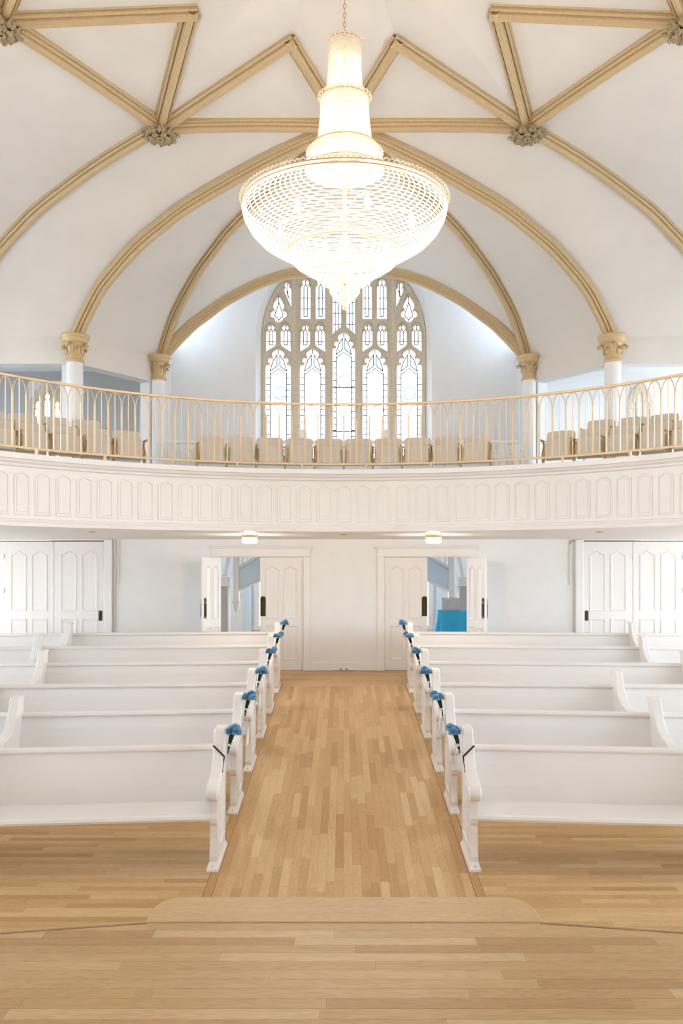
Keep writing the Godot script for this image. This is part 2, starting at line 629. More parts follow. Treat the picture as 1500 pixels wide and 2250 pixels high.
func build_shell() -> void:
	var n := 1
	for s in [-1, 1]:
		var w := setting("wall_left" if s < 0 else "wall_right", "white plastered side wall with tall daylight windows")
		var holes := []
		var low := [[3.0, 6.9], [7.3, 11.1], [11.5, 15.35]] if s > 0 else [[3.6, 6.0], [7.8, 10.5], [12.0, 15.0]]
		var up := [[3.2, 5.0], [8.2, 13.5], [14.0, 16.6]] if s > 0 else [[3.2, 5.0], [8.2, 13.5], [14.9, 15.5]]
		for h in low:
			holes.append([h[0], h[1], 0.85, 3.02])
		for h in up:
			holes.append([h[0], h[1], 4.3, 6.0])
		var g := Geo.new()
		holed(g, -3.2, 16.9, -1.0, 6.3, holes, func(u, y, t): return V(s * (SIDE_X + t), y, u), 0.25)
		part(w, "plaster", g.done(), M.wall)
		for h in holes:
			n += 1
			plain_window("window_%d" % (n + 10), "tall plain glazed window in the side wall, stone framed", s, h[0], h[1], h[2], h[3])
	# behind the camera
	var w := setting("wall_stage", "white plastered wall at the back of the stage")
	var g := Geo.new()
	var sh := [[-1.5, 1.5, 6.9, 8.3]]  # unseen window opening, added to send fill light down the hall
	holed(g, -SIDE_X - 0.2, SIDE_X + 0.2, 0.0, 9.5, sh, func(u, y, t): return V(u, y, -3.0 - t), 0.25)
	part(w, "plaster", g.done(), M.wall)
	for h in sh:
		n += 1
		var o := setting("window_%d" % (n + 10), "unseen glazed window added for fill light in the wall at the back of the stage", V(0, 0, -3.12))
		g = Geo.new()
		for e in [h[0], h[1], (h[0] * 2 + h[1]) / 3, (h[0] + h[1] * 2) / 3]:
			g.box(Vector3(e, (h[2] + h[3]) * 0.5, 0), Vector3(0.1, h[3] - h[2], 0.1))
		for e in [h[2], h[3]]:
			g.box(Vector3((h[0] + h[1]) * 0.5, e, 0), Vector3(h[1] - h[0], 0.1, 0.1))
		part(o, "window_frame", g.done(), M.stone)
		g = Geo.new()
		g.span(Vector3(h[0], h[2], -0.004), Vector3(h[1], h[3], 0.004))
		part(o, "pane", g.done(), M.glass)
	# gallery walls: lintels that carry the vault, with wide openings below
	for s in [-1, 1]:
		var o := setting("wall_gallery_left" if s < 0 else "wall_gallery_right", "white wall above the gallery openings between the columns")
		g = Geo.new()
		g.span(V(s * 4.12, OPEN_Y, 13.7), V(s * SIDE_X, CAP_Y + 0.12, 13.95))
		# diagonal piece between the two columns
		var a := V(s * 4.12, 0, 13.7)
		var b := V(s * 3.15, 0, 15.2)
		var back := V(s * 0.2, 0, 0.13)
		var poly := [a, b, b + back, a + back]
		for k in 4:
			var p: Vector3 = poly[k]
			var q: Vector3 = poly[(k + 1) % 4]
			g.quad(p + Vector3.UP * OPEN_Y, q + Vector3.UP * OPEN_Y, q + Vector3.UP * (CAP_Y + 0.12), p + Vector3.UP * (CAP_Y + 0.12))
		g.quad(a + Vector3.UP * OPEN_Y, b + Vector3.UP * OPEN_Y, b + back + Vector3.UP * OPEN_Y, a + back + Vector3.UP * OPEN_Y)
		part(o, "lintel", g.done(), M.vault)
		# jambs behind the columns
		g = Geo.new()
		var dir := (b - a).normalized()
		g.box(a + Vector3.UP * ((BALC_Y + CAP_Y) * 0.5) + V(s * 0.12, 0, 0.16), Vector3(0.26, CAP_Y - BALC_Y, 0.2))
		part(o, "pier", g.done(), M.wall)
		g = Geo.new()
		g.box(b - dir * 0.06 + Vector3.UP * ((BALC_Y + CAP_Y) * 0.5) + V(s * 0.13, 0, 0.12), Vector3(0.22, CAP_Y - BALC_Y, 0.30), Basis(Vector3.UP, atan2(dir.x, dir.z)))
		part(o, "pier", g.done(), M.wall)
		# side of the window bay and the room behind the opening
		g = Geo.new()
		holed(g, 15.2, 16.9, BALC_Y, 9.2, [[15.5, 15.95, 6.6, 8.4]], func(u, y, t): return V(s * (3.12 + t), y, u), 0.2)  # the opening is added to let skylight brighten the bay wall
		part(o, "bay_wall", g.done(), M.wall)
		var cl := setting("window_%d" % (41 + s), "narrow clerestory window added out of view to brighten the window bay", V(s * 3.22, 7.5, 15.725))
		g = Geo.new()
		g.box(Vector3.ZERO, Vector3(0.006, 1.8, 0.45))
		part(cl, "pane", g.done(), M.glass)
		g = Geo.new()
		for y in [-0.88, 0.0, 0.88]:
			g.box(Vector3(0, y, 0), Vector3(0.04, 0.04, 0.45))
		part(cl, "glazing_bar", g.done(), M.stone)
		g = Geo.new()
		g.extrude(PackedVector2Array([Vector2(s * 4.3, 13.9), Vector2(s * (SIDE_X + 0.2), 13.9), Vector2(s * (SIDE_X + 0.2), 16.9), Vector2(s * 3.3, 16.9), Vector2(s * 3.3, 15.3)]), 6.28, 6.45, Transform3D(Basis(Vector3(1, 0, 0), Vector3(0, 0, -1), Vector3(0, 1, 0)), Vector3.ZERO))
		part(o, "side_room_ceiling", g.done(), M.wall)
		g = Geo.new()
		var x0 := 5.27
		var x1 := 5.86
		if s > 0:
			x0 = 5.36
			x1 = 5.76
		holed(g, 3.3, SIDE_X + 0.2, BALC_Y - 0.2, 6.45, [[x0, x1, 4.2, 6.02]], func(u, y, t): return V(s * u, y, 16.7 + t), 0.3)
		part(o, "side_room_wall", g.done(), M.grey if s < 0 else M.wall)  # left room's lack of light is put into its grey paint

# ---------------------------------------------------------------- vault
const RIB_T := [0.0, 0.015, 0.034, 0.06, 0.085, 0.12, 0.17, 0.25, 0.34, 0.43, 0.55, 0.7, 0.85, 1.0]
const RIB_H := [0.0, 0.06, 0.118, 0.19, 0.256, 0.325, 0.405, 0.517, 0.61, 0.695, 0.775, 0.866, 0.94, 1.0]
const BAY_T := [0.0, 0.015, 0.035, 0.06, 0.09, 0.122, 0.17, 0.23, 0.30, 0.369, 0.517, 0.666, 0.765, 1.0]
const BAY_H := [0.0, 0.05, 0.10, 0.155, 0.222, 0.287, 0.385, 0.479, 0.588, 0.682, 0.843, 0.95, 0.98, 1.0]

func rib_curve(x: float, d: float, top: Vector3, bay := false) -> Array:
	var out := []
	for k in RIB_T.size():
		var t: float = BAY_T[k] if bay else RIB_T[k]
		var h: float = BAY_H[k] if bay else RIB_H[k]
		out.append(Vector3(lerpf(x, top.x, t), lerpf(CAP_Y, top.y, h), lerpf(-d, top.z, t)))
	return refine(out)

# Catmull-Rom through the points
func refine(p: Array) -> Array:
	var out := []
	for k in p.size() - 1:
		var a: Vector3 = p[maxi(k - 1, 0)]
		var b: Vector3 = p[k]
		var c: Vector3 = p[k + 1]
		var e: Vector3 = p[mini(k + 2, p.size() - 1)]
		for q in 2:
			out.append(b.cubic_interpolate(c, a, e, q * 0.5))
	out.append(p[-1])
	return out

func rib(parent: Node, path: Array, plan: Vector3, scale_ := 1.0) -> void:
	plan = Vector3(plan.x, 0, plan.z).normalized()
	var side := plan.cross(Vector3.UP).normalized()
	var sides := []
	var outs := []
	for k in path.size():
		var tan: Vector3 = (path[mini(k + 1, path.size() - 1)] - path[maxi(k - 1, 0)]).normalized()
		sides.append(side * scale_)
		outs.append((plan * tan.y - Vector3.UP * tan.dot(plan)).normalized() * scale_)
	var half := [Vector2(0.110, -0.05), Vector2(0.110, 0.016), Vector2(0.104, 0.026), Vector2(0.096, 0.026), Vector2(0.090, 0.008), Vector2(0.084, 0.010), Vector2(0.080, 0.045), Vector2(0.070, 0.062), Vector2(0.058, 0.062), Vector2(0.054, 0.036), Vector2(0.048, 0.038), Vector2(0.044, 0.080), Vector2(0.030, 0.112), Vector2(0.012, 0.122), Vector2(0.0, 0.123)]
	var prof := []
	for p in half:
		prof.append(Vector2(-p.x, p.y))
	for k in range(half.size() - 2, -1, -1):
		prof.append(half[k])
	var g := Geo.new()
	g.sweep(prof, path, sides, outs)
	part(parent, "rib", g.done(), M.gold)

func web(parent: Node, a: Array, b: Array, cols := 8) -> void:
	var rows := []
	for k in a.size():
		var row := []
		for c in cols + 1:
			row.append(a[k].lerp(b[k], float(c) / cols))
		rows.append(row)
	var g := Geo.new()
	g.grid(rows)
	part(parent, "vault_web", g.done(), M.vault)

func boss_mesh() -> ArrayMesh:
	# a carved rosette that hangs from the crossing of the ribs: two whorls of curled leaves round an open eye
	var g := Geo.new()
	g.lathe([Vector2(0.0, 0.03), Vector2(0.13, 0.03), Vector2(0.165, 0.0), Vector2(0.16, -0.05), Vector2(0.10, -0.09), Vector2(0.05, -0.10)], 20)
	for whorl in 2:
		var count := 9 if whorl == 0 else 7
		for i in count:
			var an := TAU * (i + 0.5 * whorl) / count
			var dirv := Vector3(cos(an), 0, sin(an))
			var sidev := Vector3(-sin(an), 0, cos(an))
			var reach := 0.225 if whorl == 0 else 0.15
			var y0 := -0.05 if whorl == 0 else -0.095
			var rows := []
			for k in 8:
				var t := k / 7.0
				var curl := t * t * 4.2
				var r := 0.04 + reach * (t - 0.12 * maxf(0.0, t - 0.7) * 6.0)
				var y := y0 - 0.03 * sin(t * PI) - 0.055 * t + 0.085 * maxf(0.0, t - 0.72) * 3.0
				var w := 0.075 * sin(PI * clampf(t * 0.85 + 0.12, 0, 1)) * (1.0 if whorl == 0 else 0.75)
				var row := []
				for c in 7:
					var u := c / 3.0 - 1.0
					var ridge := 0.016 * cos(u * PI * 2.5)
					row.append(dirv * r + sidev * (w * u) + Vector3(0, y + ridge + 0.03 * u * u - 0.004 * curl, 0))
				rows.append(row)
			g.grid(rows)
			# scroll at the tip
			var sc := []
			for k in 9:
				var q := k / 8.0 * TAU * 0.8
				sc.append(dirv * (reach + 0.01 + 0.022 * cos(q)) + Vector3(0, y0 - 0.04 + 0.022 * sin(q), 0))
			g.tube(sc, 0.011, 5, 0.006)
	var eye := []
	for k in 15:
		var q := TAU * k / 14.0
		eye.append(Vector3(0.042 * cos(q), -0.135, 0.042 * sin(q)))
	g.tube(eye, 0.016, 6)
	return g.done()

func build_vault() -> void:
	var v := setting("ceiling", "cream plaster star vault with gilded moulded ribs and carved bosses")
	var e := V(0, 8.62, 12.05)
	var f := V(0, 7.70, 15.2)
	var bm := boss_mesh()
	var es := []
	for s in [-1, 1]:
		var a := V(s * 2.48, 8.59, 12.0)
		var fl := V(s * 3.73, 8.60, 9.65)
		var flm := V(s * 3.73, 8.60, 6.75)
		var am := V(s * 2.48, 8.60, 4.4)
		var em := V(0, 8.6, 4.35)
		var dd := V(s * 0.64, 9.05, 10.8)
		var cc := V(s * 1.765, 9.05, 10.23)
		var gg := V(s * 2.6, 9.05, 8.2)
		var ccm := V(s * 1.765, 9.05, 6.17)
		var ddm := V(s * 0.64, 9.05, 5.6)
		var r1 := rib_curve(s * 6.0, 13.7, a)
		var r6 := rib_curve(s * 4.12, 13.7, e)
		var r7 := rib_curve(s * 3.15, 15.2, e)
		var r8 := rib_curve(s * 3.15, 15.2, f, true)
		var r2 := rib_curve(s * SIDE_X, 9.65, fl)
		var r3 := rib_curve(s * SIDE_X, -3.0, V(s * 3.73, 8.60, -3.0))
		web(v, r1, r6, 10)
		web(v, r6, r7)
		web(v, r7, r8)
		web(v, r2, r1)
		web(v, r3, r2, 4)
		# corner pocket outside the springing of the diagonal rib, and the lid round the star
		var g := Geo.new()
		g.tri(V(s * 6.0, CAP_Y, 13.7), V(s * SIDE_X, CAP_Y, 13.7), V(s * SIDE_X, CAP_Y, 9.65))
		g.tri(flm, V(s * 3.73, 8.6, 4.4), am)
		g.quad(V(0, 8.6, -3.0), V(s * 3.73, 8.6, -3.0), V(s * 3.73, 8.6, 4.4), V(0, 8.6, 4.4))
		g.tri(em, am, V(0, 8.6, 4.4))
		part(v, "vault_web", g.done(), M.vault)
		# star: fan to the middle, and the triangles between star and ring
		var mid := V(0, 9.05, 8.2)
		var star := [e, dd, a, cc, fl, gg, flm, ccm, am, ddm, em]
		g = Geo.new()
		for k in star.size() - 1:
			g.tri(mid, star[k], star[k + 1])
		part(v, "vault_web", g.done(), M.vault)
		g = Geo.new()
		for k in range(0, star.size() - 2, 2):
			g.tri(star[k], star[k + 1], star[k + 2])
		part(v, "vault_web", g.done(), M.vault)
		rib(v, r1, a - r1[0])
		rib(v, r6, e - r6[0])
		rib(v, r7, e - r7[0])
		rib(v, r8, f - r8[0], 0.95)
		rib(v, r2, fl - r2[0])
		for k in star.size() - 1:
			var p: Vector3 = star[k]
			var q: Vector3 = star[k + 1]
			var x := (q - p).normalized() * 0.06
			rib(v, [p - x, p.lerp(q, 0.5), q + x], q - p, 1.1)
		for k in range(0, star.size() - 2, 2):
			var p: Vector3 = star[k]
			var q: Vector3 = star[k + 2]
			var sag := Vector3(0, 0.02, 0)
			rib(v, [p, p.lerp(q, 0.25) + sag, p.lerp(q, 0.5) + sag * 1.3, p.lerp(q, 0.75) + sag, q], q - p)
		for p in [a, fl, flm, am]:
			part(v, "boss", bm, M.boss, Transform3D(Basis(Vector3.UP, 0.4 + s), p + Vector3(0, -0.06, 0)), "carved leafy boss")
		# thickness of the bay arch
		var rows := [[], []]
		for p in r8:
			rows[0].append(p + Vector3(0, 0.03, 0.06))
			rows[1].append(p + Vector3(0, 0.03, -0.25))
		g = Geo.new()
		g.grid(rows)
		for k in r8.size() - 1:
			var p: Vector3 = r8[k] + Vector3(0, 0.03, -0.25)
			var q: Vector3 = r8[k + 1] + Vector3(0, 0.03, -0.25)
			g.quad(p, q, Vector3(q.x, 9.1, q.z), Vector3(p.x, 9.1, p.z))
		part(v, "bay_arch", g.done(), M.wall)
	part(v, "boss", bm, M.boss, Transform3D(Basis(), e + Vector3(0, -0.06, 0)), "carved leafy boss")
	var g2 := Geo.new()
	g2.span(V(-3.4, 9.1, 15.3), V(3.4, 9.25, 16.9))
	part(v, "bay_ceiling", g2.done(), M.wall)
	# roof above everything, so that daylight enters by the windows only
	var roof := setting("roof", "plain roof deck over the vault")
	g2 = Geo.new()
	g2.span(V(-SIDE_X - 0.4, 9.6, -3.4), V(SIDE_X + 0.4, 9.8, 14.1))
	g2.span(V(-3.4, 9.6, 14.1), V(3.4, 9.8, 17.1))
	for s in [-1, 1]:
		g2.span(V(s * (SIDE_X + 0.02), 6.28, -3.4), V(s * (SIDE_X + 0.25), 9.6, 14.1))
		g2.span(V(s * 4.2, 6.24, 13.92), V(s * (SIDE_X + 0.25), 9.6, 14.1))
	part(roof, "deck", g2.done(), M.grey)
	# columns under the springings
	var n := 0
	for c in [[-4.12, 13.7, 1.1], [4.12, 13.7, 1.1], [-3.15, 15.2, 1.0], [3.15, 15.2, 1.0], [-6.0, 13.7, 1.1], [6.0, 13.7, 1.1]]:
		n += 1
		var words := ["beside the dim side room with three-light window", "beside the sunlit side room with ceiling lamp", "flanking the great window beside the dim side room", "flanking the great window beside the sunlit side room", "at the corner of the dim side room", "at the corner of the sunlit side room"]
		var o := setting("column_%d" % n, "slim white gallery column with gilded leaf capital " + words[n - 1], V(c[0], 0, c[1] - 0.1))
		make_column(o, c[2])

func make_column(o: Node3D, k: float) -> void:
	var top := CAP_Y + 0.02
	var r := 0.112 * k
	var h := 0.40 * k
	var g := Geo.new()
	g.lathe([Vector2(r * 1.35, BALC_Y), Vector2(r * 1.35, BALC_Y + 0.1), Vector2(r * 1.1, BALC_Y + 0.14), Vector2(r, BALC_Y + 0.18), Vector2(r, top - h + 0.01)], 28)
	part(o, "shaft", g.done(), M.wall)
	var cap := Geo.new()
	var b := top - h
	cap.lathe([Vector2(r * 0.98, b - 0.005), Vector2(r * 1.16, b), Vector2(r * 1.2, b + 0.018), Vector2(r * 1.12, b + 0.034), Vector2(r * 1.02, b + 0.04), Vector2(r * 1.0, b + 0.12), Vector2(r * 1.06, b + 0.2), Vector2(r * 1.22, b + 0.27), Vector2(r * 1.34, b + 0.29)], 28)
	var bell := part(o, "capital", cap.done(), M.capital, Transform3D(), "gilded leaf capital")
	var ab := Geo.new()
	ab.lathe([Vector2(r * 1.3, b + 0.285), Vector2(r * 1.5, b + 0.295), Vector2(r * 1.62, b + 0.325), Vector2(r * 1.62, b + 0.345), Vector2(r * 1.78, b + 0.36), Vector2(r * 1.86, b + 0.38), Vector2(r * 1.86, b + 0.40), Vector2(r * 1.7, b + 0.42), Vector2(0.0, b + 0.42)], 28)
	part(bell, "abacus", ab.done(), M.capital)
	for i in 8:
		var an := TAU * i / 8.0 + 0.2
		var lf := Geo.new()
		var dirv := Vector3(cos(an), 0, sin(an))
		var sidev := Vector3(-sin(an), 0, cos(an))
		var rows := []
		var big := i % 2 == 0
		for q in 9:
			var t := q / 8.0
			var out := r * 1.02 + 0.012 + 0.075 * k * pow(t, 2.2) * (1.0 if big else 0.55)
			var y := b + 0.12 + (0.165 if big else 0.12) * sin(minf(t, 0.8) / 0.8 * PI * 0.5) - 0.16 * maxf(0.0, t - 0.72)
			var w := 0.042 * k * (0.65 + 0.7 * sin(PI * t)) * (1.0 - 0.5 * t)
			var row := []
			for c in 5:
				var u := c / 2.0 - 1.0
				row.append(dirv * (out + 0.012 * cos(u * PI * 1.5) - 0.008 * u * u) + sidev * (w * u) + Vector3(0, y - 0.012 * u * u, 0))
			rows.append(row)
		lf.grid(rows)
		var sc := []
		for q in 10:
			var a2 := q / 9.0 * TAU * 0.95
			sc.append(dirv * (r * 1.02 + 0.07 * k * (1.0 if big else 0.6) + 0.022 * cos(a2)) + Vector3(0, b + (0.235 if big else 0.2) + 0.022 * sin(a2), 0))
		lf.tube(sc, 0.013, 5, 0.006)
		part(bell, "acanthus_leaf", lf.done(), M.capital)

# ---------------------------------------------------------------- balcony
func arc(r: float, phi: float, y: float) -> Vector3:
	return V(r * sin(phi), y, ARC_D + r * cos(phi))

func arc_frame(r: float, phi: float, y: float) -> Transform3D:
	# local x along the curve, y up, z towards the middle of the hall
	var zz := -V(sin(phi), 0, cos(phi))
	var xx := Vector3.UP.cross(zz).normalized()
	return Transform3D(Basis(xx, Vector3.UP, zz), arc(r, phi, y))

func build_balcony() -> void:
	var o := setting("floor_balcony", "white curved balcony deck with a flat plastered underside")
	var g := Geo.new()
	var u := Geo.new()
	var steps := 72
	for k in steps:
		var p0 := -PI / 2 + PI * k / steps
		var p1 := -PI / 2 + PI * (k + 1) / steps
		var out := []
		for p in [p0, p1]:
			var dx := sin(p)
			var dz := cos(p)
			var r := 1e9
			if absf(dx) > 1e-5:
				r = minf(r, (SIDE_X + 0.05) / absf(dx))
			if dz > 1e-5:
				r = minf(r, (16.85 - ARC_D) / dz)
			out.append(r)
		g.quad(arc(4.9, p0, BALC_Y), arc(4.9, p1, BALC_Y), arc(out[1], p1, BALC_Y), arc(out[0], p0, BALC_Y))
		u.quad(arc(4.95, p0, SOFFIT_Y), arc(4.95, p1, SOFFIT_Y), arc(out[1], p1, SOFFIT_Y), arc(out[0], p0, SOFFIT_Y))
		if absf(p0 + p1) < 2.6:
			# second tier for the rear row of seats at both ends
			if absf(p0 + p1) * 0.5 > 0.47:
				g.quad(arc(7.22, p0, BALC_Y + 0.2), arc(7.22, p1, BALC_Y + 0.2), arc(8.0, p1, BALC_Y + 0.2), arc(8.0, p0, BALC_Y + 0.2))
				g.quad(arc(7.22, p0, BALC_Y), arc(7.22, p1, BALC_Y), arc(7.22, p1, BALC_Y + 0.2), arc(7.22, p0, BALC_Y + 0.2))
	part(o, "deck", g.done(), M.wall)
	part(o, "underside", u.done(), M.wall)
	# parapet
	var w := setting("wall_balcony", "cream curved balcony front with a row of pointed panels")
	var prof := [Vector2(5.05, SOFFIT_Y - 0.004), Vector2(4.70, SOFFIT_Y - 0.004), Vector2(4.70, 3.125), Vector2(4.735, 3.145), Vector2(4.75, 3.165), Vector2(4.79, 3.175), Vector2(4.79, 3.765), Vector2(4.765, 3.775), Vector2(4.76, 3.80), Vector2(4.735, 3.815), Vector2(4.72, 3.845), Vector2(4.70, 3.85), Vector2(4.70, 3.905), Vector2(4.71, 3.915), Vector2(5.05, 3.915), Vector2(5.05, 3.80)]
	var rows := []
	var seg := 120
	for k in seg + 1:
		var phi := -PI / 2 + PI * k / seg
		var row := []
		for p in prof:
			row.append(arc(p.x, phi, p.y))
		rows.append(row)
	g = Geo.new()
	for j in prof.size() - 1:
		g.st.set_smooth_group(2 + j)
		for i in seg:
			g.quad(rows[i][j], rows[i][j + 1], rows[i + 1][j + 1], rows[i + 1][j])
	g.smooth(false)
	part(w, "front", g.done(), M.trim)
	for s in [-1, 1]:
		g = Geo.new()
		g.span(V(s * 4.7, SOFFIT_Y, ARC_D - 0.02), V(s * SIDE_X, 3.915, ARC_D + 0.3))
		part(w, "return_wall", g.done(), M.trim)
	var pw := 0.203
	var y0 := 3.215
	var poly := PackedVector2Array([Vector2(-pw / 2, y0), Vector2(pw / 2, y0), Vector2(pw / 2, 3.668), Vector2(0.012, 3.714), Vector2(-0.012, 3.714), Vector2(-pw / 2, 3.668)])
	g = Geo.new()
	bead(g, poly, 0.024, 0.008)
	g.loops([[inset(poly, 0.034), 0.0], [inset(poly, 0.040), 0.004]], Transform3D(), false)
	var fill := inset(poly, 0.040)
	for i in range(1, 5):
		g.tri(Vector3(fill[0].x, fill[0].y, 0.004), Vector3(fill[i].x, fill[i].y, 0.004), Vector3(fill[i + 1].x, fill[i + 1].y, 0.004))
	var pm := g.done()
	var pitch := 0.2625 / 4.79
	for k in range(-24, 25):
		var t := arc_frame(4.7885, k * pitch, 0)
		part(w, "parapet_panel", pm, M.trim, t)
	# railing
	var r := thing("balcony_railing", "gilded metal railing of pointed arches along the curved balcony edge", "railing", "", V(0, 3.915, ARC_D))
	var inv := Transform3D(Basis(), -r.position)
	var rr := 4.86
	var span_phi := 1.35
	for bar in [[4.805, 0.04, 0.028], [4.0, 0.03, 0.026]]:
		var path := []
		var sides := []
		var outs := []
		for k in 97:
			var phi := -span_phi + 2.0 * span_phi * k / 96
			path.append(inv * arc(rr, phi, bar[0]))
			sides.append(V(sin(phi), 0, cos(phi)))
			outs.append(Vector3.UP)
		g = Geo.new()
		var a: float = bar[1] * 0.5
		var b: float = bar[2] * 0.5
		var ring := [Vector2(-a, -b), Vector2(-a, b * 0.5), Vector2(-a * 0.6, b), Vector2(a * 0.6, b), Vector2(a, b * 0.5), Vector2(a, -b), Vector2(-a, -b)]
		g.sweep(ring, path, sides, outs)
		part(r, "top_rail" if bar[0] > 4.5 else "bottom_rail", g.done(), M.rail)
	var rp := 0.1735
	g = Geo.new()
	g.box(Vector3(0, 4.31, 0), Vector3(0.019, 0.62, 0.016))
	for s in [-1, 1]:
		var path := []
		for k in 9:
			var t := k / 8.0
			path.append(Vector3(s * (0.004 + (rp * 0.5 - 0.004) * (1.0 - cos(t * PI * 0.5))), 4.60 + 0.19 * sin(t * PI * 0.5) * 1.0, 0))
		g.tube(path, 0.0065, 6)
	var bal := g.done()
	g = Geo.new()
	g.box(Vector3(0, 4.395, 0), Vector3(0.009, 0.80, 0.009))
	var rod := g.done()
	g = Geo.new()
	g.box(Vector3(0, 3.95, 0), Vector3(0.028, 0.09, 0.028))
	var foot := g.done()
	var dphi := rp / rr
	var count := int(1.2 / dphi)
	for k in range(-count, count + 1):
		part(r, "baluster", bal, M.rail, inv * arc_frame(rr, k * dphi, 0))
		part(r, "rod", rod, M.rail, inv * arc_frame(rr, (k + 0.5) * dphi, 0))
		if posmod(k, 5) == 2:
			part(r, "foot", foot, M.rail, inv * arc_frame(rr, (k - 0.25) * dphi, 0))
	# white balustrade behind the seats, in front of the great window
	var bl := thing("white_balustrade", "low white balustrade with trefoil cut-outs under the great window", "balustrade", "", V(0, BALC_Y, 14.75))
	g = Geo.new()
	g.soft_box(Vector3(0, 0.87, 0), Vector3(5.9, 0.055, 0.09), 0.012)
	part(bl, "hand_rail", g.done(), M.trim)
	g = Geo.new()
	g.soft_box(Vector3(0, 0.10, 0), Vector3(5.9, 0.05, 0.06), 0.01)
	part(bl, "bottom_rail", g.done(), M.trim)
	g = Geo.new()
	g.box(Vector3(0, 0.49, 0), Vector3(0.075, 0.74, 0.03))
	var slat := g.done()
	var orn := Geo.new()
	for q in [Vector2(0, 0.77), Vector2(-0.035, 0.72), Vector2(0.035, 0.72), Vector2(0, 0.67)]:
		var ring := []
		for k in 11:
			ring.append(Vector3(q.x + 0.026 * cos(TAU * k / 10.0), q.y, 0) + Vector3(0, 0.026 * sin(TAU * k / 10.0), 0))
		orn.tube(ring, 0.009, 5)
	orn.box(Vector3(0, 0.38, 0), Vector3(0.03, 0.54, 0.02))
	var trefoil := orn.done()
	for k in range(-13, 14):
		part(bl, "slat", slat, M.trim, Transform3D(Basis(), Vector3(k * 0.22, 0, 0)))
		part(bl, "trefoil", trefoil, M.trim, Transform3D(Basis(), Vector3((k + 0.5) * 0.22, 0, 0)))
	for x in [-0.68, 0.68]:
		g = Geo.new()
		g.soft_box(Vector3(x, 0.54, 0), Vector3(0.12, 1.08, 0.12), 0.01)
		part(bl, "newel_post", g.done(), M.trim)

# ---------------------------------------------------------------- back wall and doors
func leaf_mesh_parts(parent: Node, w: float, h: float, two_low: bool) -> void:
	# a door leaf in the xy plane, foot at y = 0, x from 0 to w, moulded on both faces
	var g := Geo.new()
	g.soft_box(Vector3(w / 2, h / 2, 0), Vector3(w, h, 0.045), 0.003)
	part(parent, "slab", g.done(), M.trim)
	var st := w * 0.13
	var gap := w * 0.10
	var pw := (w - 2 * st - gap) / 2
	for i in 2:
		var x := st + i * (pw + gap)
		var lo := h * 0.46
		var hi := h * 0.93
		for kind in 2:
			var poly := PackedVector2Array([Vector2(x, lo), Vector2(x + pw, lo), Vector2(x + pw, hi - pw * 0.28), Vector2(x + pw / 2, hi), Vector2(x, hi - pw * 0.28)])
			if kind == 1:
				poly = PackedVector2Array([Vector2(x, h * 0.09), Vector2(x + pw, h * 0.09), Vector2(x + pw, h * 0.40), Vector2(x, h * 0.40)])
			for face in [1.0, -1.0]:
				var m := Geo.new()
				var t := Transform3D(Basis(Vector3(1, 0, 0), Vector3(0, 1, 0), Vector3(0, 0, face)), Vector3(0, 0, face * 0.0225))
				bead(m, poly, 0.03, 0.012, t)
				part(parent, "panel_moulding", m.done(), M.trim)

func pull_plate(parent: Node, at: Vector3) -> void:
	var g := Geo.new()
	var w := 0.045
	var poly := PackedVector2Array([Vector2(-w, -0.17), Vector2(w, -0.17), Vector2(w, 0.14)])
	for k in 7:
		var an := k * PI / 6.0
		poly.append(Vector2(w * cos(an), 0.14 + 0.035 * sin(an)))
	poly.append(Vector2(-w, 0.14))
	for face in [1.0, -1.0]:
		g.loops([[poly, 0.022 * face], [poly, 0.03 * face], [inset(poly, 0.005), 0.034 * face]])
		g.soft_box(Vector3(0, -0.03, 0.04 * face), Vector3(0.045, 0.22, 0.02), 0.006)
		for x in [-0.022, 0.0, 0.022]:
			g.box(Vector3(x, 0.13, 0.036 * face), Vector3(0.01, 0.05, 0.006))
	part(parent, "pull_plate", g.done(), M.bronze, Transform3D(Basis(), at), "dark bronze pull plate")

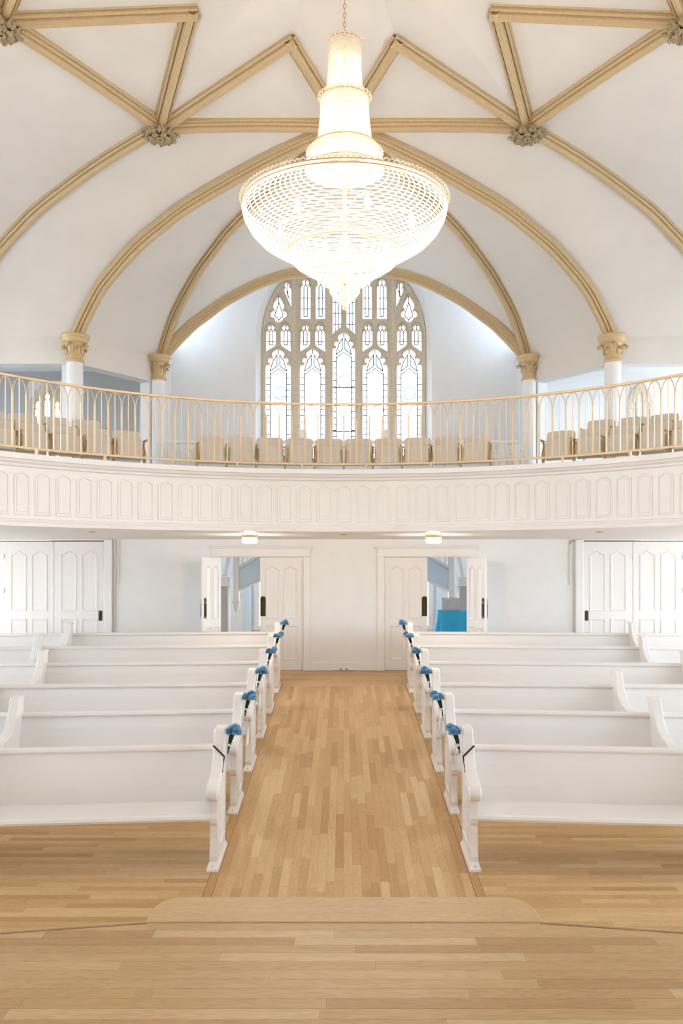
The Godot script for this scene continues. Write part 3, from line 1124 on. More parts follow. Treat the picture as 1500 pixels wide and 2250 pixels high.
func build_back_wall() -> void:
	var y0 := floor_y(WALL_D)
	var w := setting("wall_back", "white plastered wall under the balcony with two double doors")
	var g := Geo.new()
	holed(g, -SIDE_X - 0.1, SIDE_X + 0.1, y0 - 0.4, SOFFIT_Y + 0.02, [[-2.195, -0.706, y0 - 0.5, 2.778], [0.706, 2.195, y0 - 0.5, 2.778], [-7.7, -4.19, y0 - 0.5, 3.07], [4.19, 7.7, y0 - 0.5, 3.07]], func(u, y, t): return V(u, y, WALL_D + t), 0.2)
	part(w, "plaster", g.done(), M.wall)
	g = Geo.new()
	g.soft_box(V(0, y0 + 0.075, WALL_D - 0.012), Vector3(1.17, 0.15, 0.024), 0.008)
	part(w, "baseboard", g.done(), M.trim)
	for s in [-1, 1]:
		g = Geo.new()
		g.soft_box(V(s * 3.25, y0 + 0.075, WALL_D - 0.012), Vector3(1.6, 0.15, 0.024), 0.008)
		part(w, "baseboard", g.done(), M.trim)
	var n := 0
	for s in [-1, 1]:
		n += 1
		var door := setting("door_%d" % n, "white panelled double door, one leaf open on a foyer " + ("with bare stair" if s < 0 else "with blue-draped table"), V(0, y0, WALL_D))
		g = Geo.new()
		for x in [0.706 - 0.06, 2.195 + 0.06]:
			g.soft_box(Vector3(s * x, 1.0, 0.015), Vector3(0.12, 2.0, 0.03), 0.008)
			g.soft_box(Vector3(s * x, 0.09, 0.02), Vector3(0.135, 0.18, 0.042), 0.008)
		g.soft_box(Vector3(s * 1.4505, 2.075, 0.017), Vector3(1.74, 0.15, 0.034), 0.008)
		g.soft_box(Vector3(s * 1.4505, 2.16, 0.03), Vector3(1.86, 0.026, 0.06), 0.008)
		g.soft_box(Vector3(s * 1.4505, 2.14, 0.022), Vector3(1.79, 0.02, 0.044), 0.006)
		for x in [0.706, 2.195]:
			g.box(Vector3(s * x, 1.0, -0.1), Vector3(0.02, 1.995, 0.2))
		part(door, "casing", g.done(), M.trim)
		var shut := Node3D.new()
		shut.name = "leaf"
		door.add_child(shut, true)
		shut.position = Vector3(0.716 if s > 0 else -1.466, 0.012, -0.03)
		leaf_mesh_parts(shut, 0.75, 1.975, true)
		pull_plate(shut, Vector3(0.70 if s > 0 else 0.05, 1.12, 0))
		var open := Node3D.new()
		open.name = "leaf"
		door.add_child(open, true)
		open.position = Vector3(s * 2.17, 0.012, 0.02)
		open.rotation.y = -PI / 2 + 0.27 if s > 0 else -PI / 2 - 0.25
		leaf_mesh_parts(open, 0.75, 1.975, true)
		pull_plate(open, Vector3(0.70, 1.12, 0))
		# folding doors to the side room
		var fold := setting("door_%d" % (n + 2), "white folding doors with pointed panels beneath the balcony, " + ("dimmer set" if s < 0 else "sunlit set"), V(0, y0, WALL_D))
		for k in 4:
			var lf := Node3D.new()
			lf.name = "leaf"
			fold.add_child(lf, true)
			lf.position = Vector3((4.195 + 0.878 * k) if s > 0 else -(4.195 + 0.878 * (k + 1)), 0.012, -0.02)
			leaf_mesh_parts(lf, 0.868, 2.255, true)
			if k == 0:
				g = Geo.new()
				g.soft_box(Vector3(0.06 if s > 0 else 0.808, 0.955, 0.027), Vector3(0.062, 0.175, 0.012), 0.004)
				g.soft_box(Vector3(0.06 if s > 0 else 0.808, 0.955, 0.036), Vector3(0.03, 0.11, 0.012), 0.004)
				part(lf, "lock_plate", g.done(), M.bronze, Transform3D(), "dark bronze lock plate")
			if k > 0:
				for hy in [0.5, 1.4, 2.0]:
					g = Geo.new()
					g.lathe([Vector2(0, -0.05), Vector2(0.012, -0.05), Vector2(0.012, 0.05), Vector2(0, 0.05)], 8, Transform3D(Basis(), Vector3(-0.004 if s > 0 else 0.872, hy, 0.026)))
					part(lf, "hinge", g.done(), M.trim)
		g = Geo.new()
		g.box(Vector3(s * 5.9, 2.275, -0.01), Vector3(3.4, 0.016, 0.03))
		part(fold, "track", g.done(), M.dark)
		g = Geo.new()
		g.soft_box(Vector3(s * 4.12, 1.15, 0.03), Vector3(0.14, 2.3, 0.06), 0.01)
		part(fold, "casing", g.done(), M.trim)
		# room behind the folding doors stays closed
	# surface conduits
	var pipe := thing("wall_conduit", "pair of thin white conduits running down beside the dimmer folding doors", "conduit", "", V(-3.98, 2.2, WALL_D - 0.02))
	g = Geo.new()
	g.tube([Vector3(-0.03, 0.88, 0), Vector3(-0.03, -1.3, 0)], 0.009, 6)
	part(pipe, "tube", g.done(), M.trim)
	g = Geo.new()
	g.tube([Vector3(0.03, 0.88, 0), Vector3(0.03, 0.1, 0)], 0.009, 6)
	part(pipe, "tube", g.done(), M.trim)
	pipe = thing("wall_conduit", "short white conduit with a copper elbow beside the sunlit folding doors", "conduit", "", V(3.99, 2.2, WALL_D - 0.02))
	g = Geo.new()
	g.tube([Vector3(-0.03, 0.80, 0), Vector3(-0.03, 0.08, 0)], 0.009, 6)
	part(pipe, "tube", g.done(), M.trim)
	g = Geo.new()
	g.tube([Vector3(0.07, 0.86, 0), Vector3(0.0, 0.86, 0), Vector3(-0.022, 0.845, 0), Vector3(-0.03, 0.80, 0)], 0.009, 6)
	part(pipe, "elbow", g.done(), M.iron)
	var vent := thing("wall_socket_plate", "low floor-level outlet plate in the baseboard between the doors", "outlet", "", V(0.0, y0 + 0.03, WALL_D - 0.03))
	g = Geo.new()
	g.soft_box(Vector3(0, 0, 0), Vector3(0.40, 0.035, 0.016), 0.004)
	part(vent, "plate", g.done(), M.trim)
	for x in [-0.05, 0.05]:
		g = Geo.new()
		g.box(Vector3(x, 0.006, 0.009), Vector3(0.05, 0.016, 0.004))
		part(vent, "socket", g.done(), M.dark)

# ---------------------------------------------------------------- foyer beyond the doors
func build_foyer() -> void:
	var y0 := floor_y(WALL_D)
	var o := setting("wall_foyer", "pale walls of the foyer beyond the double doors")
	var g := Geo.new()
	holed(g, -5.0, 5.0, y0 - 0.2, 3.75, [[-0.95, 0.95, 1.2, 3.4], [-1.94, -1.5, 1.25, 2.35], [1.5, 1.94, 1.25, 2.35], [-4.6, -3.1, 1.4, 3.4], [3.1, 4.6, 1.4, 3.4]], func(u, y, t): return V(u, y, 20.2 + t), 0.25)
	for s in [-1, 1]:
		g.span(V(s * 5.0, y0 - 0.2, 15.7), V(s * 5.25, 3.75, 20.5))
	part(o, "plaster", g.done(), M.wall)
	g = Geo.new()
	g.span(V(-5.3, 3.7, 16.8), V(5.3, 3.85, 20.5))
	part(o, "foyer_ceiling", g.done(), M.wall)
	g = Geo.new()
	g.span(V(-5.3, y0 - 0.2, WALL_D + 0.1), V(5.3, y0, 20.5))
	var ff := setting("floor_foyer", "oak floor of the foyer")
	part(ff, "boards", g.done(), M.step)
	var n := 4
	for r in [[-0.95, 0.95, 1.2, 3.4], [-1.94, -1.5, 1.25, 2.35], [1.5, 1.94, 1.25, 2.35], [-4.6, -3.1, 1.4, 3.4], [3.1, 4.6, 1.4, 3.4]]:  # the middle and outermost windows are hidden, added to daylight the foyer
		n += 1
		var wd := setting("window_%d" % n, "white framed foyer window, the hidden ones added for daylight")
		g = Geo.new()
		for x in [r[0] - 0.04, r[1] + 0.04]:
			g.box(V(x, (r[2] + r[3]) / 2, 20.185), Vector3(0.12, r[3] - r[2] + 0.1, 0.05))
		for y in [r[2] - 0.04, r[3] + 0.04]:
			g.box(V((r[0] + r[1]) / 2, y, 20.17), Vector3(r[1] - r[0] + 0.28, 0.10, 0.05))
		part(wd, "window_frame", g.done(), M.trim)
		g = Geo.new()
		g.span(V(r[0], r[2], 20.28), V(r[1], r[3], 20.286))
		part(wd, "pane", g.done(), M.glass)
	for s in [-1, 1]:
		# stair flight seen across the doorway, rising towards the middle of the building
		var st := thing("foyer_staircase", "white closed-string foyer staircase seen through the doorway " + ("without a table" if s < 0 else "with the blue-draped table"), "staircase", "", V(s * 2.2, y0, 18.6))
		var poly := PackedVector2Array([Vector2(0.0, 1.32), Vector2(0.0, 1.80), Vector2(2.1, 3.0), Vector2(2.1, 2.3)])
		if s > 0:
			for k in 4:
				poly[k].x = -poly[k].x
		g = Geo.new()
		g.extrude(poly, -0.9, 0.0)
		part(st, "stringer", g.done(), M.pale)
		g = Geo.new()
		var a := Vector3(0, 1.80, 0.02)
		var b := Vector3(-s * 2.1, 3.0, 0.02)
		g.tube([a, b], 0.035, 6)
		g.tube([Vector3(0, 1.32, 0.02), Vector3(-s * 2.1, 2.3, 0.02)], 0.03, 6)
		part(st, "moulding", g.done(), M.trim)
		for k in 14:
			var p := a.lerp(b, (k + 0.5) / 14.0)
			g = Geo.new()
			g.box(p + Vector3(0, 0.25, -0.02), Vector3(0.03, 0.5, 0.03))
			part(st, "baluster", g.done(), M.trim)
		g = Geo.new()
		g.tube([a + Vector3(0, 0.5, -0.02), b + Vector3(0, 0.5, -0.02)], 0.04, 6)
		part(st, "hand_rail", g.done(), M.trim)
		g = Geo.new()
		g.soft_box(Vector3(s * 0.05, 1.75, 0.0), Vector3(0.12, 1.3, 0.12), 0.01)
		g.lathe([Vector2(0.05, 0.18), Vector2(0.085, 0.16), Vector2(0.085, 0.12), Vector2(0.05, 0.09), Vector2(0.065, 0.02), Vector2(0.03, -0.06), Vector2(0.0, -0.09)], 12, Transform3D(Basis(), Vector3(s * 0.05, 0.95, 0)))
		part(st, "newel_drop", g.done(), M.trim)
		# boxed-in cupboard end with a beam over it, at the outer side of the doorway
		var cb := thing("stair_cupboard", "grey boxed-in stair cupboard under a white beam in foyer " + ("without a table" if s < 0 else "with the blue-draped table"), "cupboard", "", V(s * 2.75, y0, 18.9))
		g = Geo.new()
		g.soft_box(Vector3(0, 0.7, 0), Vector3(0.62, 1.4, 0.5), 0.01)
		part(cb, "body", g.done(), M.grey)
		g = Geo.new()
		g.soft_box(Vector3(0, 1.505, 0.04), Vector3(0.68, 0.21, 0.6), 0.01)
		part(cb, "beam", g.done(), M.trim)
		g = Geo.new()
		g.tube([Vector3(-s * 0.22, 1.62, 0.1), Vector3(-s * 0.36, 2.2, 0.1)], 0.05, 6)
		part(cb, "brace", g.done(), M.trim)
		g = Geo.new()
		g.soft_box(Vector3(-s * 0.32, 0.7, 0.24), Vector3(0.03, 1.4, 0.03), 0.004)
		part(cb, "corner_bead", g.done(), M.trim)
		# casing of an inner doorway on the far wall
		var cs := thing("inner_door_casing", "white casing round a glazed foyer opening " + ("beyond the bare stair" if s < 0 else "beyond the blue-draped table"), "casing", "", V(s * 1.80, y0, 20.1))
		g = Geo.new()
		for x in [-0.36, 0.36]:
			g.soft_box(Vector3(x, 0.9, 0), Vector3(0.12, 1.8, 0.06), 0.01)
		g.soft_box(Vector3(0, 1.78, 0), Vector3(0.9, 0.14, 0.07), 0.01)
		part(cs, "frame", g.done(), M.pale)
	# table with a blue cloth and a white box
	var t := thing("round_table", "tall round table fully draped in a blue cloth in the foyer", "table", "", V(2.16, y0, 17.0))
	g = Geo.new()
	g.lathe([Vector2(0.0, 0.975), Vector2(0.37, 0.975), Vector2(0.37, 0.945), Vector2(0.0, 0.945)], 24, Transform3D(), false)
	part(t, "table_top", g.done(), M.trim)
	g = Geo.new()
	g.lathe([Vector2(0.0, 0.95), Vector2(0.03, 0.95), Vector2(0.03, 0.04), Vector2(0.25, 0.0), Vector2(0.0, 0.0)], 12)
	part(t, "pedestal", g.done(), M.dark)
	var cl := thing("table_cloth", "bright blue floor-length cloth falling in folds from the round foyer table", "tablecloth", "", V(2.16, y0, 17.0))
	g = Geo.new()
	var rows := []
	for q in 9:
		var f := q / 8.0
		var row := []
		for k in 97:
			var an := TAU * k / 96.0
			var amp := 0.055 * f * sin(minf(f * 2.0, 1.0) * PI / 2)
			var r := 0.385 + 0.09 * f + amp * cos(an * 13.0 + 0.6 * sin(an * 3.0))
			row.append(Vector3(r * cos(an), 0.985 - 0.97 * f, r * sin(an)))
		rows.append(row)
	g.grid(rows)
	g.lathe([Vector2(0.0, 0.988), Vector2(0.375, 0.988), Vector2(0.385, 0.984)], 32)
	part(cl, "drape", g.done(), M.cloth)
	var bx := thing("card_box", "white cardboard gift box standing on the blue-draped table", "box", "", V(2.05, y0 + 0.99, 16.95))
	g = Geo.new()
	g.soft_box(Vector3(0, 0.115, 0), Vector3(0.25, 0.23, 0.25), 0.004, Basis(Vector3.UP, 0.6))
	part(bx, "carton", g.done(), M.grey)
	g = Geo.new()
	g.soft_box(Vector3(0, 0.215, 0), Vector3(0.26, 0.04, 0.26), 0.004, Basis(Vector3.UP, 0.6))
	part(bx, "lid", g.done(), M.grey)

# ---------------------------------------------------------------- great window
const K := 0.0011077   # metres of the window per unit of its drawing

func mirrored(p: Array, axis: float) -> Array:
	var out := []
	for k in range(p.size() - 1, -1, -1):
		out.append(Vector2(2.0 * axis - p[k].x, p[k].y))
	return out

func both_sides(half: Array, axis: float) -> Array:
	# half: left half from the foot up to the tip on the axis
	var out := half.duplicate()
	var m := mirrored(half, axis)
	m.remove_at(0)
	out.append_array(m)
	return out

func shifted(p: Array, dx: float, dy: float, sx := 1.0, axis := 0.0) -> Array:
	var out := []
	for q in p:
		out.append(Vector2(axis + (q.x - axis) * sx + dx, q.y + dy))
	return out

func to_poly(p: Array) -> PackedVector2Array:
	var out := PackedVector2Array()
	for q in p:
		out.append(Vector2((q.x - 1450.0) * K, 6.86 - (q.y - 1000.0) * K))
	return out

func tracery(parent: Node, called: String, outline: PackedVector2Array, lights: Array, z0: float, depth: float, grow: float, mat: Material = M.stone) -> void:
	var c := CSGCombiner3D.new()
	c.name = called
	parent.add_child(c, true)
	var body := CSGPolygon3D.new()
	body.name = "outline"
	body.polygon = outline
	body.depth = depth
	body.position.z = z0
	body.material = mat
	c.add_child(body)
	for l in lights:
		var h := CSGPolygon3D.new()
		h.name = "light"
		h.operation = CSGShape3D.OPERATION_SUBTRACTION
		var p: PackedVector2Array = l
		if grow > 0.0:
			var o := Geometry2D.offset_polygon(l, grow, Geometry2D.JOIN_ROUND)
			if o.size():
				p = o[0]
		h.polygon = p
		h.depth = depth + 0.04
		h.position.z = z0 + 0.02
		h.material = mat
		c.add_child(h, true)

func lead_lines(g: Geo, pts: Array, z: float, r := 0.0045) -> void:
	for k in pts.size() - 1:
		var a := Vector3(pts[k].x, pts[k].y, z)
		var b := Vector3(pts[k + 1].x, pts[k + 1].y, z)
		var m := (a + b) * 0.5
		var dirv := b - a
		if dirv.length() < 0.001:
			continue
		var x := dirv.normalized()
		g.box(m, Vector3(dirv.length(), r * 2, 0.008), Basis(x, Vector3.BACK.cross(x), Vector3.BACK))

func build_great_window() -> void:
	var o := setting("window_1", "great stone traceried window of five lancets with leaded clear glass", V(0, 0, 16.2))
	var bottom := 3050.0
	# drawing in units: x 1450 is the middle, y runs down
	var big_half := [Vector2(160, bottom), Vector2(160, 1545), Vector2(168, 1522), Vector2(188, 1510), Vector2(228, 1507), Vector2(238, 1490), Vector2(232, 1474), Vector2(208, 1464), Vector2(197, 1440), Vector2(202, 1412), Vector2(220, 1397), Vector2(246, 1395), Vector2(266, 1405), Vector2(288, 1398), Vector2(284, 1378), Vector2(266, 1352), Vector2(264, 1325), Vector2(276, 1300), Vector2(312, 1274), Vector2(367, 1240)]
	var big := both_sides(big_half, 367)
	var small := [Vector2(164, 1290), Vector2(170, 970), Vector2(176, 954), Vector2(190, 946), Vector2(220, 944), Vector2(222, 930), Vector2(200, 912), Vector2(191, 894), Vector2(200, 874), Vector2(225, 852), Vector2(250, 834), Vector2(276, 852), Vector2(300, 874), Vector2(309, 894), Vector2(300, 912), Vector2(278, 930), Vector2(280, 944), Vector2(308, 946), Vector2(321, 954), Vector2(327, 970), Vector2(325, 1165), Vector2(300, 1200)]
	var small_r := mirrored(small, 368)
	var kite := both_sides([Vector2(375, 815), Vector2(335, 785), Vector2(308, 762), Vector2(305, 722), Vector2(275, 727), Vector2(248, 708), Vector2(240, 670), Vector2(252, 636), Vector2(278, 618), Vector2(308, 620), Vector2(318, 600), Vector2(295, 578), Vector2(284, 545), Vector2(300, 490), Vector2(375, 350)], 375)
	kite.pop_back()
	var sliver := [Vector2(583, 548), Vector2(463, 272), Vector2(466, 252), Vector2(490, 236), Vector2(492, 222), Vector2(476, 205), Vector2(472, 178), Vector2(488, 150), Vector2(515, 142), Vector2(542, 150), Vector2(554, 178), Vector2(548, 208), Vector2(545, 228), Vector2(570, 238), Vector2(585, 255)]
	var tall := [Vector2(738, 748), Vector2(743, 228), Vector2(750, 212), Vector2(772, 203), Vector2(784, 190), Vector2(766, 168), Vector2(766, 132), Vector2(785, 105), Vector2(820, 94), Vector2(855, 105), Vector2(874, 132), Vector2(874, 168), Vector2(856, 190), Vector2(868, 203), Vector2(892, 212), Vector2(900, 228), Vector2(900, 748)]
	var tall_r := mirrored(tall, 943)
	var mid_l := [Vector2(1262, 1000), Vector2(1264, 40), Vector2(1290, -10), Vector2(1334, -40), Vector2(1378, -10), Vector2(1404, 40), Vector2(1404, 880)]
	var left := []   # lights of the two left bays
	left.append(["lancet", big])
	left.append(["lancet", shifted(big, 568, 0)])
	left.append(["small", small])
	left.append(["small", small_r])
	left.append(["small", shifted(small, 567, 0)])
	left.append(["small", shifted(small_r, 567, 0)])
	left.append(["kite", kite])
	left.append(["plain", sliver])
	left.append(["tall", tall])
	left.append(["tall", tall_r])
	left.append(["tall", mid_l])
	var all := []
	for l in left:
		all.append(l)
		all.append([l[0], mirrored(l[1], 1450)])
	all.append(["lancet", shifted(shifted(big, 0, 0, 0.93, 367), 1083, -275)])
	var holes := []
	for l in all:
		holes.append(to_poly(l[1]))
	var edge := [Vector2(112, bottom + 40)]
	for k in 18:
		var an := k / 17.0 * 1.4959
		edge.append(Vector2(1555 - 1443 * cos(an), 1050 - 1443 * sin(an)))
	var outline := to_poly(both_sides(edge, 1450))
	tracery(o, "stone_tracery", outline, holes, -0.02, 0.16, 0.0)
	tracery(o, "stone_moulding", outline, holes, 0.012, 0.032, 0.022)
	tracery(o, "stone_moulding", outline, holes, 0.034, 0.022, 0.04)
	# main mullions stand proud
	for x in [647.0, 1203.0]:
		for m in [0, 1]:
			var px: float = x if m == 0 else 2900.0 - x
			var g := Geo.new()
			var cx := (px - 1450.0) * K
			var y1 := 7.95 if x < 1000 else 8.3
			for q in [[0.07, 0.04], [0.044, 0.07], [0.02, 0.09]]:
				g.span(Vector3(cx - q[0], 3.8, -0.02), Vector3(cx + q[0], y1, q[1]))
			part(o, "mullion", g.done(), M.stone)
	# hood between the arch and the wall: splayed white reveal and the wall itself
	var wall := setting("wall_window", "white wall of the bay round the great window", V(0, 0, 16.2))
	var g := Geo.new()
	var n := outline.size()
	for i in n - 1:
		var a := outline[i]
		var b := outline[i + 1]
		var ca := Vector2(a.x * 1.075, a.y + 0.06 * maxf(0.0, a.y - 6.8))
		var cb := Vector2(b.x * 1.075, b.y + 0.06 * maxf(0.0, b.y - 6.8))
		g.quad(Vector3(a.x, a.y, 0.0), Vector3(b.x, b.y, 0.0), Vector3(cb.x, cb.y, 0.14), Vector3(ca.x, ca.y, 0.14))
		var s := signf(a.x + b.x)
		g.quad(Vector3(ca.x, ca.y, 0.14), Vector3(cb.x, cb.y, 0.14), Vector3(s * 3.3, cb.y, 0.14), Vector3(s * 3.3, ca.y, 0.14))
	var top := 0.0
	for q in outline:
		top = maxf(top, q.y)
	g.span(Vector3(-3.3, top + 0.16, 0.14), Vector3(3.3, 9.3, -0.1))
	g.span(Vector3(-3.3, 3.5, 0.14), Vector3(3.3, outline[0].y + 0.01, -0.1))
	part(wall, "plaster", g.done(), M.wall)
	# glass and leads, light by light
	for l in all:
		var poly := to_poly(l[1])
		var p := Geo.new()
		p.extrude(poly, -0.105, -0.101)
		var pane := part(o, "pane", p.done(), M.leaded)
		var lo := poly[0]
		var hi := poly[0]
		for q in poly:
			lo = Vector2(minf(lo.x, q.x), minf(lo.y, q.y))
			hi = Vector2(maxf(hi.x, q.x), maxf(hi.y, q.y))
		var w := hi.x - lo.x
		var c := (lo.x + hi.x) * 0.5
		var g2 := Geo.new()
		var z := -0.095
		if l[0] == "lancet":
			var sh := hi.y - 0.42
			for x in [lo.x + w * 0.17, hi.x - w * 0.17]:
				lead_lines(g2, [Vector2(x, lo.y), Vector2(x, sh)], z, 0.009)
			var y := lo.y + 0.1
			while y < sh:
				for x in [lo.x, hi.x - w * 0.17]:
					lead_lines(g2, [Vector2(x, y), Vector2(x + w * 0.17, y)], z, 0.0075)
				y += 0.115
			for yy in [lo.y + 1.0, lo.y + 0.2]:
				lead_lines(g2, [Vector2(lo.x, yy), Vector2(hi.x, yy)], z, 0.009)
			for s in [-1, 1]:
				lead_lines(g2, [Vector2(c + s * w * 0.33, sh + 0.02), Vector2(c + s * w * 0.29, sh + 0.1), Vector2(c + s * w * 0.2, sh + 0.22), Vector2(c + s * w * 0.04, sh + 0.33)], z, 0.009)
				lead_lines(g2, [Vector2(c + s * w * 0.33, sh + 0.02), Vector2(c + s * w * 0.05, sh + 0.12), Vector2(c + s * w * 0.05, sh + 0.31)], z, 0.009)
				lead_lines(g2, [Vector2(c + s * w * 0.33, sh - 0.04), Vector2(c, sh + 0.07)], z, 0.0075)
			lead_lines(g2, [Vector2(c, sh + 0.33), Vector2(c, hi.y)], z, 0.009)
		elif l[0] == "kite":
			lead_lines(g2, [Vector2(c, hi.y - 0.12), Vector2(c + w * 0.26, lo.y + 0.15), Vector2(c, lo.y + 0.07), Vector2(c - w * 0.26, lo.y + 0.15), Vector2(c, hi.y - 0.12)], z, 0.009)
			lead_lines(g2, [Vector2(c, hi.y), Vector2(c, hi.y - 0.12)], z, 0.009)
			lead_lines(g2, [Vector2(c, lo.y), Vector2(c, lo.y + 0.07)], z, 0.009)
		elif l[0] == "small" or l[0] == "tall":
			var hy := hi.y - 0.07
			var by := lo.y + (0.14 if l[0] == "small" else 0.06)
			lead_lines(g2, [Vector2(c - w * 0.18, by), Vector2(c - w * 0.18, hy - 0.06), Vector2(c, hy), Vector2(c + w * 0.18, hy - 0.06), Vector2(c + w * 0.18, by), Vector2(c - w * 0.18, by)], z, 0.009)
			lead_lines(g2, [Vector2(c, hy), Vector2(c, hi.y)], z, 0.009)
			var y := lo.y + 0.2
			while y < hi.y - 0.15:
				lead_lines(g2, [Vector2(lo.x, y), Vector2(hi.x, y)], z, 0.0075)
				y += 0.2
		else:
			lead_lines(g2, [Vector2(c, lo.y + 0.2), Vector2(c, hi.y)], z, 0.009)
			lead_lines(g2, [Vector2(lo.x + w * 0.3, hi.y - 0.12), Vector2(c + 0.03, lo.y + 0.15)], z, 0.009)
		part(pane, "lead_came", g2.done(), M.lead)
	# painted roundels
	var tints := [Color(0.45, 0.62, 0.72), Color(0.80, 0.52, 0.42), Color(0.35, 0.55, 0.68)]
	var k := 0
	for r in [[-1.165, 5.79], [0.0, 6.0], [1.2, 5.79]]:
		var g3 := Geo.new()
		var ring := []
		for q in 33:
			ring.append(Vector3(r[0] + 0.115 * cos(TAU * q / 32.0), r[1] + 0.115 * sin(TAU * q / 32.0), -0.09))
		g3.tube(ring, 0.008, 5)
		if k < 2:
			var pts := []
			for q in 9:
				pts.append(Vector2(r[0] - 0.07 + 0.0175 * q, r[1] - 0.055 + 0.008 * (q % 2)))
			lead_lines(g3, pts, -0.09, 0.007)
			lead_lines(g3, [Vector2(r[0] - 0.08, r[1] - 0.075), Vector2(r[0] + 0.08, r[1] - 0.075)], -0.09, 0.007)
		else:
			lead_lines(g3, [Vector2(r[0] - 0.05, r[1] + 0.05), Vector2(r[0] + 0.04, r[1] - 0.04)], -0.09, 0.005)
		part(o, "painted_roundel", g3.done(), paint(tints[k], 0.6))
		k += 1
	# the small traceried windows of the side rooms
	side_window("window_2", -1, 5.27, 5.86, "dim")
	side_window("window_3", 1, 5.36, 5.76, "sunlit")

func side_window(called: String, s: int, x0: float, x1: float, word: String) -> void:
	var o := setting(called, "small stone window of three pointed lights in the " + word + " side room", V(s * (x0 + x1) * 0.5, 0, 16.72))
	var w := x1 - x0
	var y1 := 6.02
	var outline := PackedVector2Array([Vector2(-w / 2 - 0.03, 4.15), Vector2(w / 2 + 0.03, 4.15), Vector2(w / 2 + 0.03, 5.72), Vector2(w * 0.36, 5.92), Vector2(0, 6.06), Vector2(-w * 0.36, 5.92), Vector2(-w / 2 - 0.03, 5.72)])
	var lights := []
	for k in 3:
		var c := (k - 1) * w * 0.31
		var h := w * 0.088
		var up := 5.90 if k == 1 else 5.74
		lights.append(PackedVector2Array([Vector2(c, 4.97), Vector2(c + h, 5.06), Vector2(c + h, up - 0.2), Vector2(c + h * 0.5, up - 0.16), Vector2(c + h * 0.95, up - 0.1), Vector2(c, up), Vector2(c - h * 0.95, up - 0.1), Vector2(c - h * 0.5, up - 0.16), Vector2(c - h, up - 0.2), Vector2(c - h, 5.06)]))
		lights.append(PackedVector2Array([Vector2(c - h, 4.3), Vector2(c + h, 4.3), Vector2(c + h, 4.75), Vector2(c + h * 0.6, 4.84), Vector2(c, 4.92), Vector2(c - h * 0.6, 4.84), Vector2(c - h, 4.75)]))
	tracery(o, "stone_tracery", outline, lights, 0.06, 0.14, 0.0)
	tracery(o, "stone_moulding", outline, lights, 0.085, 0.025, 0.012)
	tracery(o, "spandrel", PackedVector2Array([Vector2(-w / 2 - 0.06, 4.12), Vector2(w / 2 + 0.06, 4.12), Vector2(w / 2 + 0.06, 6.1), Vector2(-w / 2 - 0.06, 6.1)]), [outline], 0.04, 0.05, 0.0, M.wall)
	for l in lights:
		var p := Geo.new()
		p.extrude(l, 0.0, 0.004)
		var pane := part(o, "pane", p.done(), M.glass)
		var g := Geo.new()
		var y: float = l[0].y + 0.1
		for k in 6:
			lead_lines(g, [Vector2(l[0].x - w * 0.11, y), Vector2(l[0].x + w * 0.11, y)], 0.006, 0.003)
			y += 0.11
		lead_lines(g, [Vector2(l[0].x, l[0].y), Vector2(l[0].x, l[0].y + 0.6)], 0.006, 0.003)
		part(pane, "lead_came", g.done(), M.lead)

# ---------------------------------------------------------------- chandelier
func bead_mesh() -> ArrayMesh:
	var g := Geo.new()
	g.lathe([Vector2(0, -1.0), Vector2(0.8, -0.45), Vector2(0.8, 0.45), Vector2(0, 1.0)], 6, Transform3D(), false)
	return g.done()

func bead_cloud(parent: Node, called: String, mesh: Mesh, xfs: Array) -> void:
	var mm := MultiMesh.new()
	mm.transform_format = MultiMesh.TRANSFORM_3D
	mm.mesh = mesh
	mm.instance_count = xfs.size()
	for i in xfs.size():
		mm.set_instance_transform(i, xfs[i])
	var o := MultiMeshInstance3D.new()
	o.name = called
	o.multimesh = mm
	o.material_override = M.crystal
	parent.add_child(o, true)
	stuff(o)

func profile_at(prof: Array, t: float) -> Vector2:
	var total := 0.0
	for k in prof.size() - 1:
		total += prof[k].distance_to(prof[k + 1])
	var want := t * total
	for k in prof.size() - 1:
		var l: float = prof[k].distance_to(prof[k + 1])
		if want <= l or k == prof.size() - 2:
			return prof[k].lerp(prof[k + 1], clampf(want / l, 0, 1))
		want -= l
	return prof[-1]

func profile_length(prof: Array) -> float:
	var total := 0.0
	for k in prof.size() - 1:
		total += prof[k].distance_to(prof[k + 1])
	return total

# rows of beads that run round the middle
func ring_rows(xfs: Array, prof: Array, row_gap: float, bead_gap: float, r: float) -> void:
	var n := int(profile_length(prof) / row_gap)
	for i in n + 1:
		var p := profile_at(prof, float(i) / n)
		var m := maxi(3, int(TAU * p.x / bead_gap))
		for k in m:
			var an := TAU * (k + 0.5 * (i % 2)) / m
			var b := Basis(Vector3.UP, -an) * Basis(Vector3.RIGHT, PI / 2)
			xfs.append(Transform3D(b.scaled(Vector3.ONE * r), Vector3(p.x * cos(an), p.y, p.x * sin(an))))

# strands of beads that hang along the profile
func hanging_strands(xfs: Array, prof: Array, strand_gap: float, bead_gap: float, r: float) -> void:
	var widest := 0.0
	for p in prof:
		widest = maxf(widest, p.x)
	var m := int(TAU * widest / strand_gap)
	var n := int(profile_length(prof) / bead_gap)
	for k in m:
		var an := TAU * k / m
		for i in n + 1:
			var p := profile_at(prof, float(i) / n)
			xfs.append(Transform3D(Basis().scaled(Vector3.ONE * r), Vector3(p.x * cos(an), p.y, p.x * sin(an))))

func hoop(parent: Node, r: float, y: float, thick := 0.008) -> void:
	var g := Geo.new()
	var ring := []
	for k in 65:
		ring.append(Vector3(r * cos(TAU * k / 64.0), y, r * sin(TAU * k / 64.0)))
	g.tube(ring, thick, 6)
	part(parent, "hoop", g.done(), M.brass)

